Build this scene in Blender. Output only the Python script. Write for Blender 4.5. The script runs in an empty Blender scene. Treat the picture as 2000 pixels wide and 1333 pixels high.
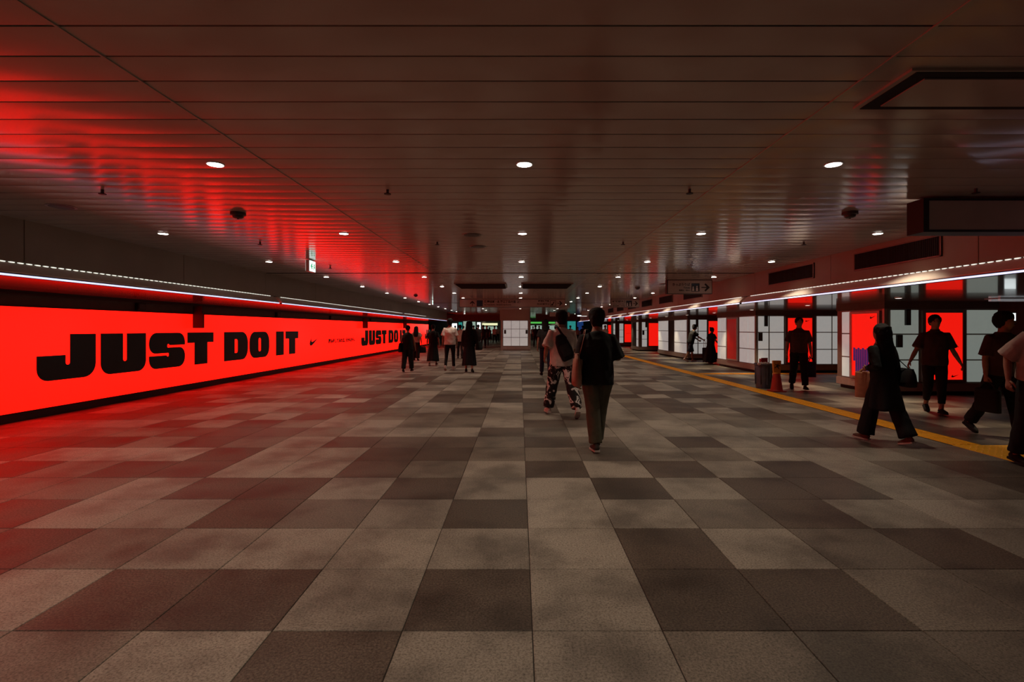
import bpy, bmesh, math, random
import numpy as np
from mathutils import Vector, Matrix, noise
random.seed(7)
S = bpy.context.scene
COL = S.collection
R = math.radians
# ------------------------------------------------------------------ camera
F = 985.0            # focal length in pixels of the 2000 px wide frame
VX, VY = 1015.0, 642.0   # vanishing point
CH = 1.45            # camera height
CZ = 2.665           # ceiling height
cam_d = bpy.data.cameras.new('camera'); cam = bpy.data.objects.new('camera', cam_d); COL.objects.link(cam)
cam_d.sensor_width = 36; cam_d.lens = F / 2000 * 36
cam_d.shift_x = -(VX - 1000) / 2000; cam_d.shift_y = (VY - 666.5) / 2000
cam.location = (0, 0, CH); cam.rotation_euler = (R(90), 0, 0); cam_d.clip_end = 300
S.camera = cam
S.cycles.adaptive_threshold = .02; S.cycles.max_bounces = 6; S.cycles.diffuse_bounces = 3; S.cycles.glossy_bounces = 3
# ------------------------------------------------------------------ world and exposure
w = bpy.data.worlds.new('world'); S.world = w; w.use_nodes = True
w.node_tree.nodes['Background'].inputs[0].default_value = (.02, .02, .022, 1)
w.node_tree.nodes['Background'].inputs[1].default_value = .1
S.view_settings.view_transform = 'Standard'; S.view_settings.look = 'None'
S.view_settings.exposure = 0; S.view_settings.gamma = 1; S.view_settings.use_curve_mapping = False
SPOT_W = 54          # power of each ceiling downlight
RED_STRENGTH = 1.0

# ------------------------------------------------------------------ pixel helpers
def ground(px, py, z=0.0):
    Y = F * (CH - z) / (py - VY); return (px - VX) * Y / F, Y
def ceilp(px, py, z=CZ):
    Y = F * (z - CH) / (VY - py); return (px - VX) * Y / F, Y
def zat(py, Y): return CH + (VY - py) * Y / F

# ------------------------------------------------------------------ materials
def mat(name, col, rough=.6, metal=0, var=.12, scale=8, emit=None, strength=0, spec=.5, bump=0, bscale=60, coat=0):
    m = bpy.data.materials.new(name); m.use_nodes = True
    nt = m.node_tree; b = nt.nodes['Principled BSDF']
    b.inputs['Roughness'].default_value = rough; b.inputs['Metallic'].default_value = metal
    b.inputs['Specular IOR Level'].default_value = spec
    b.inputs['Coat Weight'].default_value = coat
    tc = nt.nodes.new('ShaderNodeTexCoord')
    n = nt.nodes.new('ShaderNodeTexNoise'); n.inputs['Scale'].default_value = scale; n.inputs['Detail'].default_value = 3
    nt.links.new(tc.outputs['Object'], n.inputs['Vector'])
    r = nt.nodes.new('ShaderNodeValToRGB')
    r.color_ramp.elements[0].position = .3; r.color_ramp.elements[1].position = .7
    r.color_ramp.elements[0].color = (*[c * (1 - var) for c in col], 1)
    r.color_ramp.elements[1].color = (*[min(1, c * (1 + var)) for c in col], 1)
    nt.links.new(n.outputs[0], r.inputs[0]); nt.links.new(r.outputs[0], b.inputs['Base Color'])
    if emit:
        b.inputs['Emission Color'].default_value = (*emit, 1); b.inputs['Emission Strength'].default_value = strength
    if bump:
        n2 = nt.nodes.new('ShaderNodeTexNoise'); n2.inputs['Scale'].default_value = bscale; n2.inputs['Detail'].default_value = 3
        nt.links.new(tc.outputs['Object'], n2.inputs['Vector'])
        bp = nt.nodes.new('ShaderNodeBump'); bp.inputs['Strength'].default_value = bump; bp.inputs['Distance'].default_value = .01
        nt.links.new(n2.outputs[0], bp.inputs['Height']); nt.links.new(bp.outputs[0], b.inputs['Normal'])
    return m

def granite(name, lo, hi, p0, p1, rough):
    m = bpy.data.materials.new(name); m.use_nodes = True
    nt = m.node_tree; b = nt.nodes['Principled BSDF']; L = nt.links.new
    geo = nt.nodes.new('ShaderNodeNewGeometry')
    oi = nt.nodes.new('ShaderNodeObjectInfo')
    def N(scale, det=2, rough_=.5):
        n = nt.nodes.new('ShaderNodeTexNoise'); n.inputs['Scale'].default_value = scale; n.inputs['Detail'].default_value = det
        n.inputs['Roughness'].default_value = rough_
        L(geo.outputs['Position'], n.inputs['Vector']); return n
    n = N(85, 6, .8)
    r = nt.nodes.new('ShaderNodeValToRGB'); r.color_ramp.elements[0].position = p0; r.color_ramp.elements[1].position = p1
    r.color_ramp.elements[0].color = (*lo, 1); r.color_ramp.elements[1].color = (*hi, 1)
    L(n.outputs[0], r.inputs[0])
    # blotches, grime and scuffs with shapes of their own
    d = N(1.7, 4, .6); dr = nt.nodes.new('ShaderNodeValToRGB')
    dr.color_ramp.elements[0].position = .36; dr.color_ramp.elements[0].color = (.42, .41, .40, 1)
    dr.color_ramp.elements[1].position = .56; dr.color_ramp.elements[1].color = (1.06, 1.05, 1.04, 1)
    L(d.outputs[0], dr.inputs[0])
    mx = nt.nodes.new('ShaderNodeMix'); mx.data_type = 'RGBA'; mx.blend_type = 'MULTIPLY'; mx.inputs['Factor'].default_value = .8
    L(r.outputs[0], mx.inputs['A']); L(dr.outputs[0], mx.inputs['B'])
    # a little variation from tile to tile
    ad = nt.nodes.new('ShaderNodeMath'); ad.operation = 'ADD'; L(oi.outputs['Random'], ad.inputs[0]); L(geo.outputs['Random Per Island'], ad.inputs[1])
    fr = nt.nodes.new('ShaderNodeMath'); fr.operation = 'FRACT'; L(ad.outputs[0], fr.inputs[0])
    mr = nt.nodes.new('ShaderNodeMapRange'); mr.inputs['To Min'].default_value = .8; mr.inputs['To Max'].default_value = 1.14
    L(fr.outputs[0], mr.inputs['Value'])
    hs = nt.nodes.new('ShaderNodeHueSaturation'); L(mr.outputs[0], hs.inputs['Value']); L(mx.outputs['Result'], hs.inputs['Color'])
    L(hs.outputs[0], b.inputs['Base Color'])
    rr = nt.nodes.new('ShaderNodeMapRange'); rr.inputs['To Min'].default_value = rough - .1; rr.inputs['To Max'].default_value = rough + .12
    L(d.outputs[0], rr.inputs['Value']); L(rr.outputs[0], b.inputs['Roughness'])
    b.inputs['Specular IOR Level'].default_value = .35
    bp = nt.nodes.new('ShaderNodeBump'); bp.inputs['Strength'].default_value = .18; bp.inputs['Distance'].default_value = .004
    L(n.outputs[0], bp.inputs['Height']); L(bp.outputs[0], b.inputs['Normal'])
    return m

M = {}
M['gL'] = granite('granite_light', (.10, .083, .068), (.37, .325, .275), .36, .55, .5)
M['gM'] = granite('granite_medium', (.06, .049, .040), (.26, .22, .18), .36, .58, .5)
M['gD'] = granite('granite_dark', (.028, .020, .015), (.19, .145, .115), .38, .64, .48)
M['joint'] = mat('tile_joint', (.025, .022, .02), .9)
M['ceil'] = mat('ceiling_metal', (.40, .35, .305), .14, 0, .05, 3, spec=.36, coat=.0)
M['gap'] = mat('dark_gap', (.006, .006, .006), .9)
M['fascia'] = mat('bulkhead_panel', (.30, .235, .185), .5, 0, .06, 2)
M['band'] = mat('brushed_steel_band', (.85, .74, .65), .32, .1, .05, 30)
M['soffit'] = mat('gloss_soffit', (.20, .18, .17), .14, 0, .06, 3, spec=.9, coat=.5)
M['black'] = mat('matt_black', (.008, .008, .008), .6)
M['plinth'] = mat('black_plinth', (.012, .012, .012), .4)
M['brown'] = mat('brown_wall', (.10, .075, .065), .6)
M['steel'] = mat('stainless_steel', (.45, .40, .37), .32, .6, .08, 12)
M['bronze'] = mat('bronze_frame', (.22, .17, .15), .4, .5, .08, 14)
M['glass'] = mat('backlit_frosted_glass', (.62, .64, .62), .18, 0, .05, 5, emit=(.95, .95, .90), strength=.27)
M['glassg'] = mat('dim_frosted_glass', (.5, .56, .5), .18, 0, .06, 5, emit=(.82, .95, .85), strength=.17)
M['red'] = mat('backlit_red_film', (.35, .01, .005), .25, 0, .03, 5, emit=(1, .0040, .0014), strength=2.9 * RED_STRENGTH)
M['posred'] = mat('backlit_red_poster', (.35, .01, .005), .22, 0, .03, 5, emit=(1, .011, .005), strength=.85)
M['posdim'] = mat('dim_red_poster', (.25, .01, .008), .15, 0, .2, 3, emit=(1, .02, .012), strength=.14)  # red poster whose dimness is set by much weaker emission
M['posblue'] = mat('poster_blue_print', (.04, .04, .2), .25, 0, .2, 5, emit=(.05, .04, .30), strength=.22)
M['print'] = mat('black_print', (.004, .004, .004), .35)
M['led'] = mat('led_tube', (.8, .8, .9), .4, 0, .02, 5, emit=(.66, .72, 1), strength=1.25)
M['leddot'] = mat('led_slot', (.8, .8, .8), .4, 0, .02, 5, emit=(.9, .95, .85), strength=1.1)
M['lens'] = mat('lamp_lens', (.9, .9, .9), .4, 0, .02, 5, emit=(1, .95, .86), strength=14)
M['lens_s'] = mat('small_lamp_lens', (.9, .9, .9), .4, 0, .02, 5, emit=(1, .93, .8), strength=2.4)
M['ring'] = mat('white_trim_ring', (.5, .48, .46), .4)
M['signface'] = mat('unlit_sign_face', (.42, .36, .31), .35, 0, .06, 4)
M['signblue'] = mat('sign_blue', (.01, .05, .09), .4)
M['signwhite'] = mat('sign_white', (.6, .55, .5), .4)
M['exitw'] = mat('exit_white', (.8, .85, .82), .3, 0, .03, 5, emit=(.85, 1, .93), strength=1.3)
M['exitg'] = mat('exit_green', (.0, .3, .12), .3, 0, .05, 5, emit=(.0, .35, .14), strength=.9)
M['yellow'] = mat('tactile_yellow', (.95, .42, .012), .55, 0, .12, 20, bump=.1)
M['detector'] = mat('detector_dark', (.05, .045, .04), .5)
for k in ('lens', 'lens_s', 'leddot', 'exitg'): M[k].cycles.emission_sampling = 'NONE'

# ------------------------------------------------------------------ mesh builder
class MB:
    def __init__(s): s.v = []; s.f = []; s.m = []
    def add(s, vs, fs, mi=0):
        o = len(s.v); s.v += [tuple(v) for v in vs]; s.f += [tuple(i + o for i in f) for f in fs]; s.m += [mi] * len(fs); return s
    def box(s, x0, x1, y0, y1, z0, z1, mi=0, c=0.0):
        if x0 > x1: x0, x1 = x1, x0
        if y0 > y1: y0, y1 = y1, y0
        v = [(x0, y0, z0), (x1, y0, z0), (x1, y1, z0), (x0, y1, z0), (x0, y0, z1), (x1, y0, z1), (x1, y1, z1), (x0, y1, z1)]
        return s.add(v, [(3, 2, 1, 0), (4, 5, 6, 7), (0, 1, 5, 4), (1, 2, 6, 5), (2, 3, 7, 6), (3, 0, 4, 7)], mi)
    def prism(s, poly, f, d0, d1, mi=0):      # poly in 2D, f(a, b, d) -> xyz
        n = len(poly); v = [f(a, b, d0) for a, b in poly] + [f(a, b, d1) for a, b in poly]
        fs = [tuple(range(n))[::-1], tuple(range(n, 2 * n))] + [(i, (i + 1) % n, n + (i + 1) % n, n + i) for i in range(n)]
        return s.add(v, fs, mi)
    def lathe(s, prof, c=(0, 0, 0), n=20, mi=0):   # prof: (r, z)
        v = []; fs = []
        for r, z in prof:
            for k in range(n):
                a = 2 * math.pi * k / n; v.append((c[0] + r * math.cos(a), c[1] + r * math.sin(a), c[2] + z))
        for i in range(len(prof) - 1):
            for k in range(n):
                a, b = i * n + k, i * n + (k + 1) % n; fs.append((a, b, b + n, a + n))
        fs.append(tuple(range(n))[::-1]); fs.append(tuple(range((len(prof) - 1) * n, len(prof) * n)))
        return s.add(v, fs, mi)
    def tube(s, pts, rad, n=10, side=(1, 0, 0), mi=0):
        pts = [Vector(p) for p in pts]; N = len(pts); v = []; fs = []
        side = Vector(side)
        for i, p in enumerate(pts):
            t = (pts[min(i + 1, N - 1)] - pts[max(i - 1, 0)]).normalized()
            u = side - t * side.dot(t)
            if u.length < 1e-4: u = Vector((0, 1, 0)) - t * t.y
            u.normalize(); q = t.cross(u)
            ra, rb = rad[i] if isinstance(rad[i], (tuple, list)) else (rad[i], rad[i])
            for k in range(n):
                a = 2 * math.pi * k / n; v.append(p + u * (ra * math.cos(a)) + q * (rb * math.sin(a)))
        for i in range(N - 1):
            for k in range(n):
                a, b = i * n + k, i * n + (k + 1) % n; fs.append((a, b, b + n, a + n))
        fs.append(tuple(range(n))[::-1]); fs.append(tuple(range((N - 1) * n, N * n)))
        return s.add(v, fs, mi)
    def ell(s, c, r, nu=12, nv=8, mi=0):
        c = Vector(c)
        prof = [(math.sin(math.pi * i / nv), -math.cos(math.pi * i / nv)) for i in range(nv + 1)]
        prof[0] = (.02, -1); prof[-1] = (.02, 1)
        v = []; fs = []
        for a, z in prof:
            for k in range(nu):
                t = 2 * math.pi * k / nu; v.append((c.x + r[0] * a * math.cos(t), c.y + r[1] * a * math.sin(t), c.z + r[2] * z))
        for i in range(nv):
            for k in range(nu):
                a, b = i * nu + k, i * nu + (k + 1) % nu; fs.append((a, b, b + nu, a + nu))
        fs.append(tuple(range(nu))[::-1]); fs.append(tuple(range(nv * nu, nv * nu + nu)))
        return s.add(v, fs, mi)
    def mesh(s, name, mats, smooth=False):
        me = bpy.data.meshes.new(name); me.from_pydata(s.v, [], s.f)
        for m in (mats if isinstance(mats, (list, tuple)) else [mats]): me.materials.append(M[m] if isinstance(m, str) else m)
        me.polygons.foreach_set('material_index', s.m)
        me.polygons.foreach_set('use_smooth', [smooth] * len(s.f)); me.update()
        return me
    def build(s, name, mats, parent=None, smooth=False, local=False):
        o = bpy.data.objects.new(name, s.mesh(name, mats, smooth)); COL.objects.link(o)
        if parent is not None: attach(o, parent, local)
        return o

def wm(o): return (wm(o.parent) if o.parent else Matrix()) @ o.matrix_basis
def attach(o, parent, local=False):
    want = o.matrix_basis.copy(); o.parent = parent
    if not local: o.matrix_basis = wm(parent).inverted() @ want
def empty(name, loc, rz=0):
    o = bpy.data.objects.new(name, None); COL.objects.link(o); o.empty_display_size = .1
    o.matrix_basis = Matrix.Translation(loc) @ Matrix.Rotation(rz, 4, 'Z'); return o
def tag(o, label=None, cat=None, group=None, kind=None):
    if label: o['label'] = label
    if cat: o['category'] = cat
    if group: o['group'] = group
    if kind: o['kind'] = kind
    return o
def struct(o, label, cat): return tag(o, label, cat, kind='structure')
def copy_tree(o, parent=None):
    c = o.copy(); COL.objects.link(c); c.parent = parent
    for ch in o.children: copy_tree(ch, c)
    return c
ORI = {'+X': Matrix(((0, 0, 1), (1, 0, 0), (0, 1, 0))), '-X': Matrix(((0, 0, -1), (-1, 0, 0), (0, 1, 0))),
       '-Y': Matrix(((1, 0, 0), (0, 0, -1), (0, 1, 0)))}     # flat artwork facing that way
def orient(o, loc, face): o.matrix_basis = Matrix.Translation(loc) @ ORI[face].to_4x4(); return o

def fillet(pts, seg=6):
    out = []; n = len(pts)
    for i, p in enumerate(pts):
        r = p[2] if len(p) > 2 else 0
        P = Vector(p[:2])
        if r <= 0: out.append(tuple(P)); continue
        A = Vector(pts[i - 1][:2]); B = Vector(pts[(i + 1) % n][:2])
        a = (A - P).normalized(); b = (B - P).normalized()
        ang = a.angle(b); d = r / math.tan(ang / 2)
        c = P + (a + b).normalized() * (r / math.sin(ang / 2))
        s, e = P + a * d, P + b * d
        a0 = math.atan2(s.y - c.y, s.x - c.x); a1 = math.atan2(e.y - c.y, e.x - c.x)
        da = (a1 - a0 + math.pi) % (2 * math.pi) - math.pi
        out += [(c.x + r * math.cos(a0 + da * k / seg), c.y + r * math.sin(a0 + da * k / seg)) for k in range(seg + 1)]
    return out
def flat(name, polys, m, depth=.0015):
    cu = bpy.data.curves.new(name, 'CURVE'); cu.dimensions = '2D'; cu.fill_mode = 'BOTH'; cu.extrude = depth
    for p in polys:
        sp = cu.splines.new('POLY'); sp.points.add(len(p) - 1); sp.use_cyclic_u = True
        for k, (a, b) in enumerate(p): sp.points[k].co = (a, b, 0, 1)
    return curve_obj(name, cu, m)
def curve_obj(name, cu, m):
    t = bpy.data.objects.new('temporary', cu); COL.objects.link(t)
    me = bpy.data.meshes.new_from_object(t); bpy.data.objects.remove(t); bpy.data.curves.remove(cu)
    me.materials.clear(); me.materials.append(M[m]); me.name = name
    o = bpy.data.objects.new(name, me); COL.objects.link(o); return o
def text(name, body, wid, hei, m, depth=.0012, bold=.03):
    cu = bpy.data.curves.new(name, 'FONT'); cu.body = body; cu.size = 1; cu.extrude = depth; cu.resolution_u = 2; cu.offset = bold
    o = curve_obj(name, cu, m); vs = o.data.vertices
    if not len(vs): return o
    x0 = min(v.co.x for v in vs); x1 = max(v.co.x for v in vs); y0 = min(v.co.y for v in vs); y1 = max(v.co.y for v in vs)
    for v in vs:
        v.co.x = (v.co.x - x0) / (x1 - x0) * wid; v.co.y = (v.co.y - y0) / (y1 - y0) * hei
    return o
SWOOSH = [(.215, .375), (.12, .29), (.04, .20), (.004, .12), (.02, .05), (.07, .01), (.15, 0), (.25, .02), (.38, .07), (1, .36), (.44, .205), (.34, .18), (.26, .18), (.20, .205), (.175, .25), (.18, .31)]
def swoosh(wid, parent, loc, face, depth=.0015):
    o = flat('tick_emblem', [[(a * wid, b * wid) for a, b in SWOOSH]], 'print', depth); orient(o, loc, face); attach(o, parent); return o
def arrow_poly(sz, kind='right'):
    p = [(0, .44), (.62, .44), (.36, .14), (.50, .0), (1.0, .5), (.50, 1.0), (.36, .86), (.62, .56), (0, .56)]
    if kind == 'up': p = [(1 - b, a) for a, b in p]
    if kind == 'left': p = [(1 - a, b) for a, b in p][::-1]
    return [(a * sz, b * sz) for a, b in p]

# ================================================================== FLOOR
TP = .6237; TX0 = .061; TY0 = 2.418; TR = F * CH * .000434
pat = {0: (-5, 'MMLDLLMMM'), 1: (-5, 'LDDLDLDDMM'), 2: (-7, 'MDMLLLLLDLMDLM'), 3: (-8, 'MDLLDMLDLLMDLLL'), 4: (-9, 'LMMLDDLDLLDLDDLM'),
       5: (-9, 'DMDDLLDMLDLDLDLM')}
XL, XR, YB, YE = -7.83, 14.5, -6.0, 64.0
fl = MB().box(XL - .1, XR, YB, YE, -.2, -.006).build('floor', 'joint')
struct(fl, 'grey and brown granite tiled passage floor', 'floor')
g = .0022
tile_mesh = {}
for k in 'LMD':
    b = MB(); x, y, c = TP / 2 - g, TR / 2 - g, .0025
    b.add([(-x, -y, -.006), (x, -y, -.006), (x, y, -.006), (-x, y, -.006), (-x, -y, -c), (x, -y, -c), (x, y, -c), (-x, y, -c),
           (-x + c, -y + c, 0), (x - c, -y + c, 0), (x - c, y - c, 0), (-x + c, y - c, 0)],
          [(0, 1, 5, 4), (1, 2, 6, 5), (2, 3, 7, 6), (3, 0, 4, 7), (4, 5, 9, 8), (5, 6, 10, 9), (6, 7, 11, 10), (7, 4, 8, 11), (8, 9, 10, 11)])
    tile_mesh[k] = b.mesh('tile', 'g' + k)
tiles = []
rt = random.Random(11)
prev = {}
for r in range(-14, 99):
    yc = TY0 + TR * (r - .5)
    for c in range(-13, 24):
        xc = TX0 + TP * (c + .5)
        if xc - TP / 2 < XL - .32: continue
        k = None
        if r in pat:
            c0, s = pat[r]
            if 0 <= c - c0 < len(s): k = s[c - c0]
        if k is None:
            u = rt.random(); k = prev.get(c, 'L') if u < .12 else ('L' if u < .50 else 'D' if u < .80 else 'M')
        prev[c] = k
        y0, y1 = yc - TR / 2, yc + TR / 2; a = 0
        if y1 > 1.9:
            yn = max(y0, F * CH / (1333 - VY)); pn = F * CH / yn; pf = F * CH / y1
            xa = max(0, VX + (xc - TP / 2) * F / yn) if xc > 0 else max(0, VX + (xc - TP / 2) * F / y1)
            xb = min(2000, VX + (xc + TP / 2) * F / y1) if xc > 0 else VX + (xc + TP / 2) * F / yn
            a = max(0, pn - pf) * max(0, min(2000, xb) - max(0, xa))
            if xc > 7.8 and y1 > 12: a *= .1
        tiles.append((a, xc, yc, k))
tiles.sort(key=lambda t: -t[0])
for a, x, y, k in tiles[:298]:
    o = bpy.data.objects.new('tile', tile_mesh[k]); COL.objects.link(o); o.location = (x, y, 0); o.parent = fl
rest = MB()
for a, x, y, k in tiles[298:]:
    me = tile_mesh[k]
    rest.add([(v.co.x + x, v.co.y + y, v.co.z) for v in me.vertices], [tuple(p.vertices) for p in me.polygons], 'LMD'.index(k))
tag(rest.build('distant_tiles', ['gL', 'gM', 'gD'], fl), kind='stuff')

# ================================================================== CEILING
SX = [-5.56, -1.86, 1.67, 5.15]
SP = .0001895 * F * (CZ - CH); SY0 = F * (CZ - CH) / 590
ce = MB().box(-16, XR, YB, 66, CZ + .06, CZ + .2).build('ceiling', 'gap')
struct(ce, 'warm grey ceiling of narrow metal panels running across the passage', 'ceiling')
def strip(x0, x1, y0, y1, b):
    n = 6; prof = [(y0 + (y1 - y0) * k / n, CZ + .003 - .0018 * (1 - (2 * k / n - 1) ** 2)) for k in range(n + 1)]
    m = len(prof); v = [(x, y, z) for x in (x0, x1) for y, z in prof]
    b.add(v, [(i, i + 1, m + i + 1, m + i) for i in range(m - 1)], 0)        # gently bowed underside
    za, zb = CZ + .003, CZ + .06
    b.add([(x0, y0, za), (x1, y0, za), (x1, y1, za), (x0, y1, za), (x0, y0, zb), (x1, y0, zb), (x1, y1, zb), (x0, y1, zb)], [(0, 1, 5, 4), (1, 2, 6, 5), (2, 3, 7, 6), (3, 0, 4, 7)], 0)
far = MB()
for k in range(-36, 262):
    y0 = SY0 + SP * k; y1 = y0 + SP
    gw = .006
    for j in range(3):
        x0, x1 = SX[j] + .002, SX[j + 1] - .002
        yy0, yy1 = y0 + gw, y1 - gw
        if j == 2: yy0, yy1 = y0 + gw * .6, y1 - gw * .6
        if y1 > 1.7 and y0 < 8.3:
            b = MB(); strip(x0, x1, yy0, yy1, b); b.build('panel', 'ceil', ce, smooth=True)
        else: strip(x0, x1, yy0, yy1, far)
for x0, x1 in ((-16, SX[0]), (SX[3], XR)):      # far hall beyond the bulkheads
    for k in range(int((47 - SY0) / SP), 262):
        strip(x0, x1, SY0 + SP * k + .004, SY0 + SP * (k + 1) - .004, far)
tag(far.build('distant_panels', 'ceil', ce, smooth=True), kind='stuff')
# cross joints of the ceiling and its seam strips
for i, y in enumerate((11.08, 24.0, 36.7)):
    b = MB(); b.box(SX[0], SX[3], y - .012, y + .012, CZ - .006, CZ + .004); b.build('cross_joint', 'gap', ce)
for x in SX[1:3]:
    MB().box(x - .006, x + .006, 1.3, 46, CZ - .003, CZ + .004).build('seam_strip', 'ceil', ce)

# ================================================================== BULKHEADS, SOFFITS
ZS = 2.04; ZB = 2.185
def bulkhead(side, X, Xw, name, label, yend):
    s = 1 if side == 'r' else -1
    o = MB()
    # soffit slab behind the band
    o.box(X + s * .10, Xw, YB, yend, ZS, ZS + .12)
    b = o.build(name, 'soffit'); struct(b, label, 'bulkhead')
    y = 5.66 - 2.69 * 4
    while y < yend:
        ya, yb = max(y, YB), min(y + 2.69, yend)
        MB().box(X, X + s * .05, ya + .006, yb - .006, ZB, CZ + .02).build('fascia_panel', 'fascia', b)
        y += 2.69
    MB().box(X + s * .05, X + s * .09, YB, yend, ZB, CZ + .02).build('fascia_backing', 'gap', b)
    # sloping steel band: bottom edge stands proud of the fascia
    y = -1.2 - 12.65
    while y < yend:
        ya, yb = max(y + .1, YB), min(y + 12.65 - .06, yend)
        if yb > ya:
            m = MB().prism([(X - s * .12, ZS), (X - s * .12, ZS + .02), (X - s * .0, ZB - .012), (X + s * .1, ZB - .012), (X + s * .1, ZS)],
                       lambda a, z, d: (a, d, z), ya, yb)
            m.build('steel_band', 'band', b)
        y += 12.65
    # luminaires
    y = -1.2 - 12.65
    while y < yend:
        ya, yb = max(y + .1, YB), min(y + 12.65 - .06, yend)
        if yb > ya + 1:
            t = empty('led_strip_light', (X - s * .12, (ya + yb) / 2, ZS - .03))
            tag(t, 'long white LED strip under the steel band of the ' + ('poster' if s > 0 else 'lettered billboard') + ' side bulkhead', 'strip light', 'LED strips of the ' + ('poster' if s > 0 else 'billboard') + ' side')
            MB().box(X - s * .135, X - s * .115, ya, yb, ZS - .026, ZS - .006).build('tube', 'led', t)
            MB().box(X - s * .128, X - s * .10, ya, yb, ZS - .006, ZS + .006).build('lip', 'black', t)
            MB().box(X - s * .115, X - s * .07, ya, yb, ZS - .03, ZS - .006).build('housing', 'black', t)
            d = MB(); yy = ya + .2
            while yy < min(yb - .1, 30):
                d.box(X - s * .004, X + s * .02, yy, yy + .05, ZB - .011, ZB - .004); yy += .1
            tag(d.build('light_slots', 'leddot', t), kind='stuff')
        y += 12.65
    return b
bL = bulkhead('l', -5.56, -7.83, 'trim_1', 'brown grey bulkhead and glossy soffit above the long red billboard', 38.5)
bR = bulkhead('r', 5.15, XR, 'trim_2', 'reddish bulkhead with dark grilles and glossy soffit above the poster walls', 43.0)
# air grilles in the right bulkhead
def grille(y0, y1, gl='far louvred air grille high in the bulkhead beyond the ticket sign', gg='far air grilles'):
    t = empty('air_grille', (5.15, (y0 + y1) / 2, 2.33))
    tag(t, gl, 'air vent', gg)
    MB().box(5.135, 5.15, y0, y1, 2.33, 2.60).build('backing', 'gap', t)
    f = MB(); e = .018
    f.box(5.125, 5.15, y0, y1, 2.33, 2.33 + e).box(5.125, 5.15, y0, y1, 2.6 - e, 2.6).box(5.125, 5.15, y0, y0 + e, 2.33, 2.6).box(5.125, 5.15, y1 - e, y1, 2.33, 2.6)
    f.build('frame', 'bronze', t)
    l = MB(); y = y0 + .03
    while y < y1 - .03: l.box(5.128, 5.14, y, y + .008, 2.35, 2.58); y += .03
    l.build('louvres', 'black', t)
grille(6.14, 7.74, 'large dark air grille in the bulkhead just under the blank sign box', None)
grille(8.80, 10.4, 'dark air grille in the bulkhead between the blank sign and the ticket sign', None)
for ya in (14.2, 16.95, 19.6, 22.3, 25.0, 27.7): grille(ya, ya + 1.6)

# ================================================================== LEFT WALL, BILLBOARD
wl = MB().box(-8.0, -7.86, YB, 43.4, 0, 2.7).build('wall_left', 'brown'); struct(wl, 'dark brown wall behind the red billboard', 'wall')
bb = MB().box(-7.86, -7.80, YB, 43.4, 0, .125).build('baseboard_left', 'plinth'); struct(bb, 'black plinth along the foot of the red billboard', 'baseboard')
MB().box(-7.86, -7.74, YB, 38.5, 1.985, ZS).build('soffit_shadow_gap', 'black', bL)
bill = empty('billboard', (-7.83, 18, .125))
tag(bill, 'long red backlit billboard with huge black lettering JUST DO IT', 'billboard')
MB().box(-7.86, -7.83, 1.0, 43.3, .14, 1.79).build('lit_panel', 'red', bill)
MB().box(-7.86, -7.815, 1.0, 43.3, 1.79, 1.806).box(-7.86, -7.815, 1.0, 43.3, .125, .14).box(-7.86, -7.815, 43.3, 43.33, .125, 1.806).build('edge_frame', 'black', bill)
H_ = .775
LET = {'J': (1.14, [[(1.14, .78), (.61, .78), (.61, .25, .04), (.52, .25, .04), (.52, .42), (0, .42), (0, 0, .2), (1.14, 0, .25)]]),
 'U': (1.14, [[(0, .78), (0, 0, .22), (1.14, 0, .22), (1.14, .78), (.63, .78), (.63, .23, .045), (.53, .23, .045), (.53, .78)]]),
 'S': (1.14, [[(1.14, .50), (1.14, .78, .22), (0, .78, .22), (0, .33, .19), (.60, .33, .02), (.60, .25, .03), (.53, .25, .03), (.53, .28, .005), (0, .28), (0, 0, .2), (1.14, 0, .22), (1.14, .45, .19), (.55, .45, .02), (.55, .53, .03), (.62, .53, .03), (.62, .50, .005)]]),
 'T': (1.01, [[(0, .78), (0, .53), (.26, .53), (.26, 0), (.76, 0), (.76, .53), (1.01, .53), (1.01, .78)]]),
 'D': (1.17, [[(0, 0), (1.17, 0, .3), (1.17, .78, .3), (0, .78)], [(.5, .2), (.5, .58), (.65, .58, .06), (.65, .2, .06)]]),
 'O': (1.15, [[(0, 0, .3), (1.15, 0, .3), (1.15, .78, .3), (0, .78, .3)], [(.5, .19, .06), (.5, .59, .06), (.65, .59, .06), (.65, .19, .06)]]),
 'I': (.53, [[(0, 0), (.53, 0), (.53, .78), (0, .78)]])}
LM = {k: flat('letter', [fillet(p) for p in ps], 'print', .004) for k, (wd, ps) in LET.items()}
used = set()
PERIOD = 16.75
word_y = [(8.17, 'J', 1.14), (9.42, 'U', 1.14), (10.65, 'S', 1.14), (11.88, 'T', 1.01), (13.35, 'D', 1.17), (14.61, 'O', 1.15), (16.2, 'I', .53), (16.86, 'T', .97)]
for rep in range(3):
    for y, ch, wd in word_y:
        yy = y + PERIOD * rep
        if yy > 43: continue
        src = LM[ch]
        o = src if ch not in used else bpy.data.objects.new('letter', src.data)
        if ch in used: COL.objects.link(o)
        used.add(ch)
        orient(o, (-7.827, yy, .575), '+X'); o.matrix_basis = o.matrix_basis @ Matrix.Diagonal((wd / LET[ch][0], 1, 1, 1)); attach(o, bill)
    if rep < 2:
        swoosh(.80, bill, (-7.827, 18.80 + PERIOD * rep, .80), '+X', .004)
        for tx, y_, w_ in (('踏み出してみれば、', 20.65, 1.96), ('分かるから。', 22.68, 1.28)):
            t = text('slogan', tx, w_, .20, 'print', .004, .055); orient(t, (-7.827, y_ + PERIOD * rep, .83), '+X'); attach(t, bill)
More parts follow.
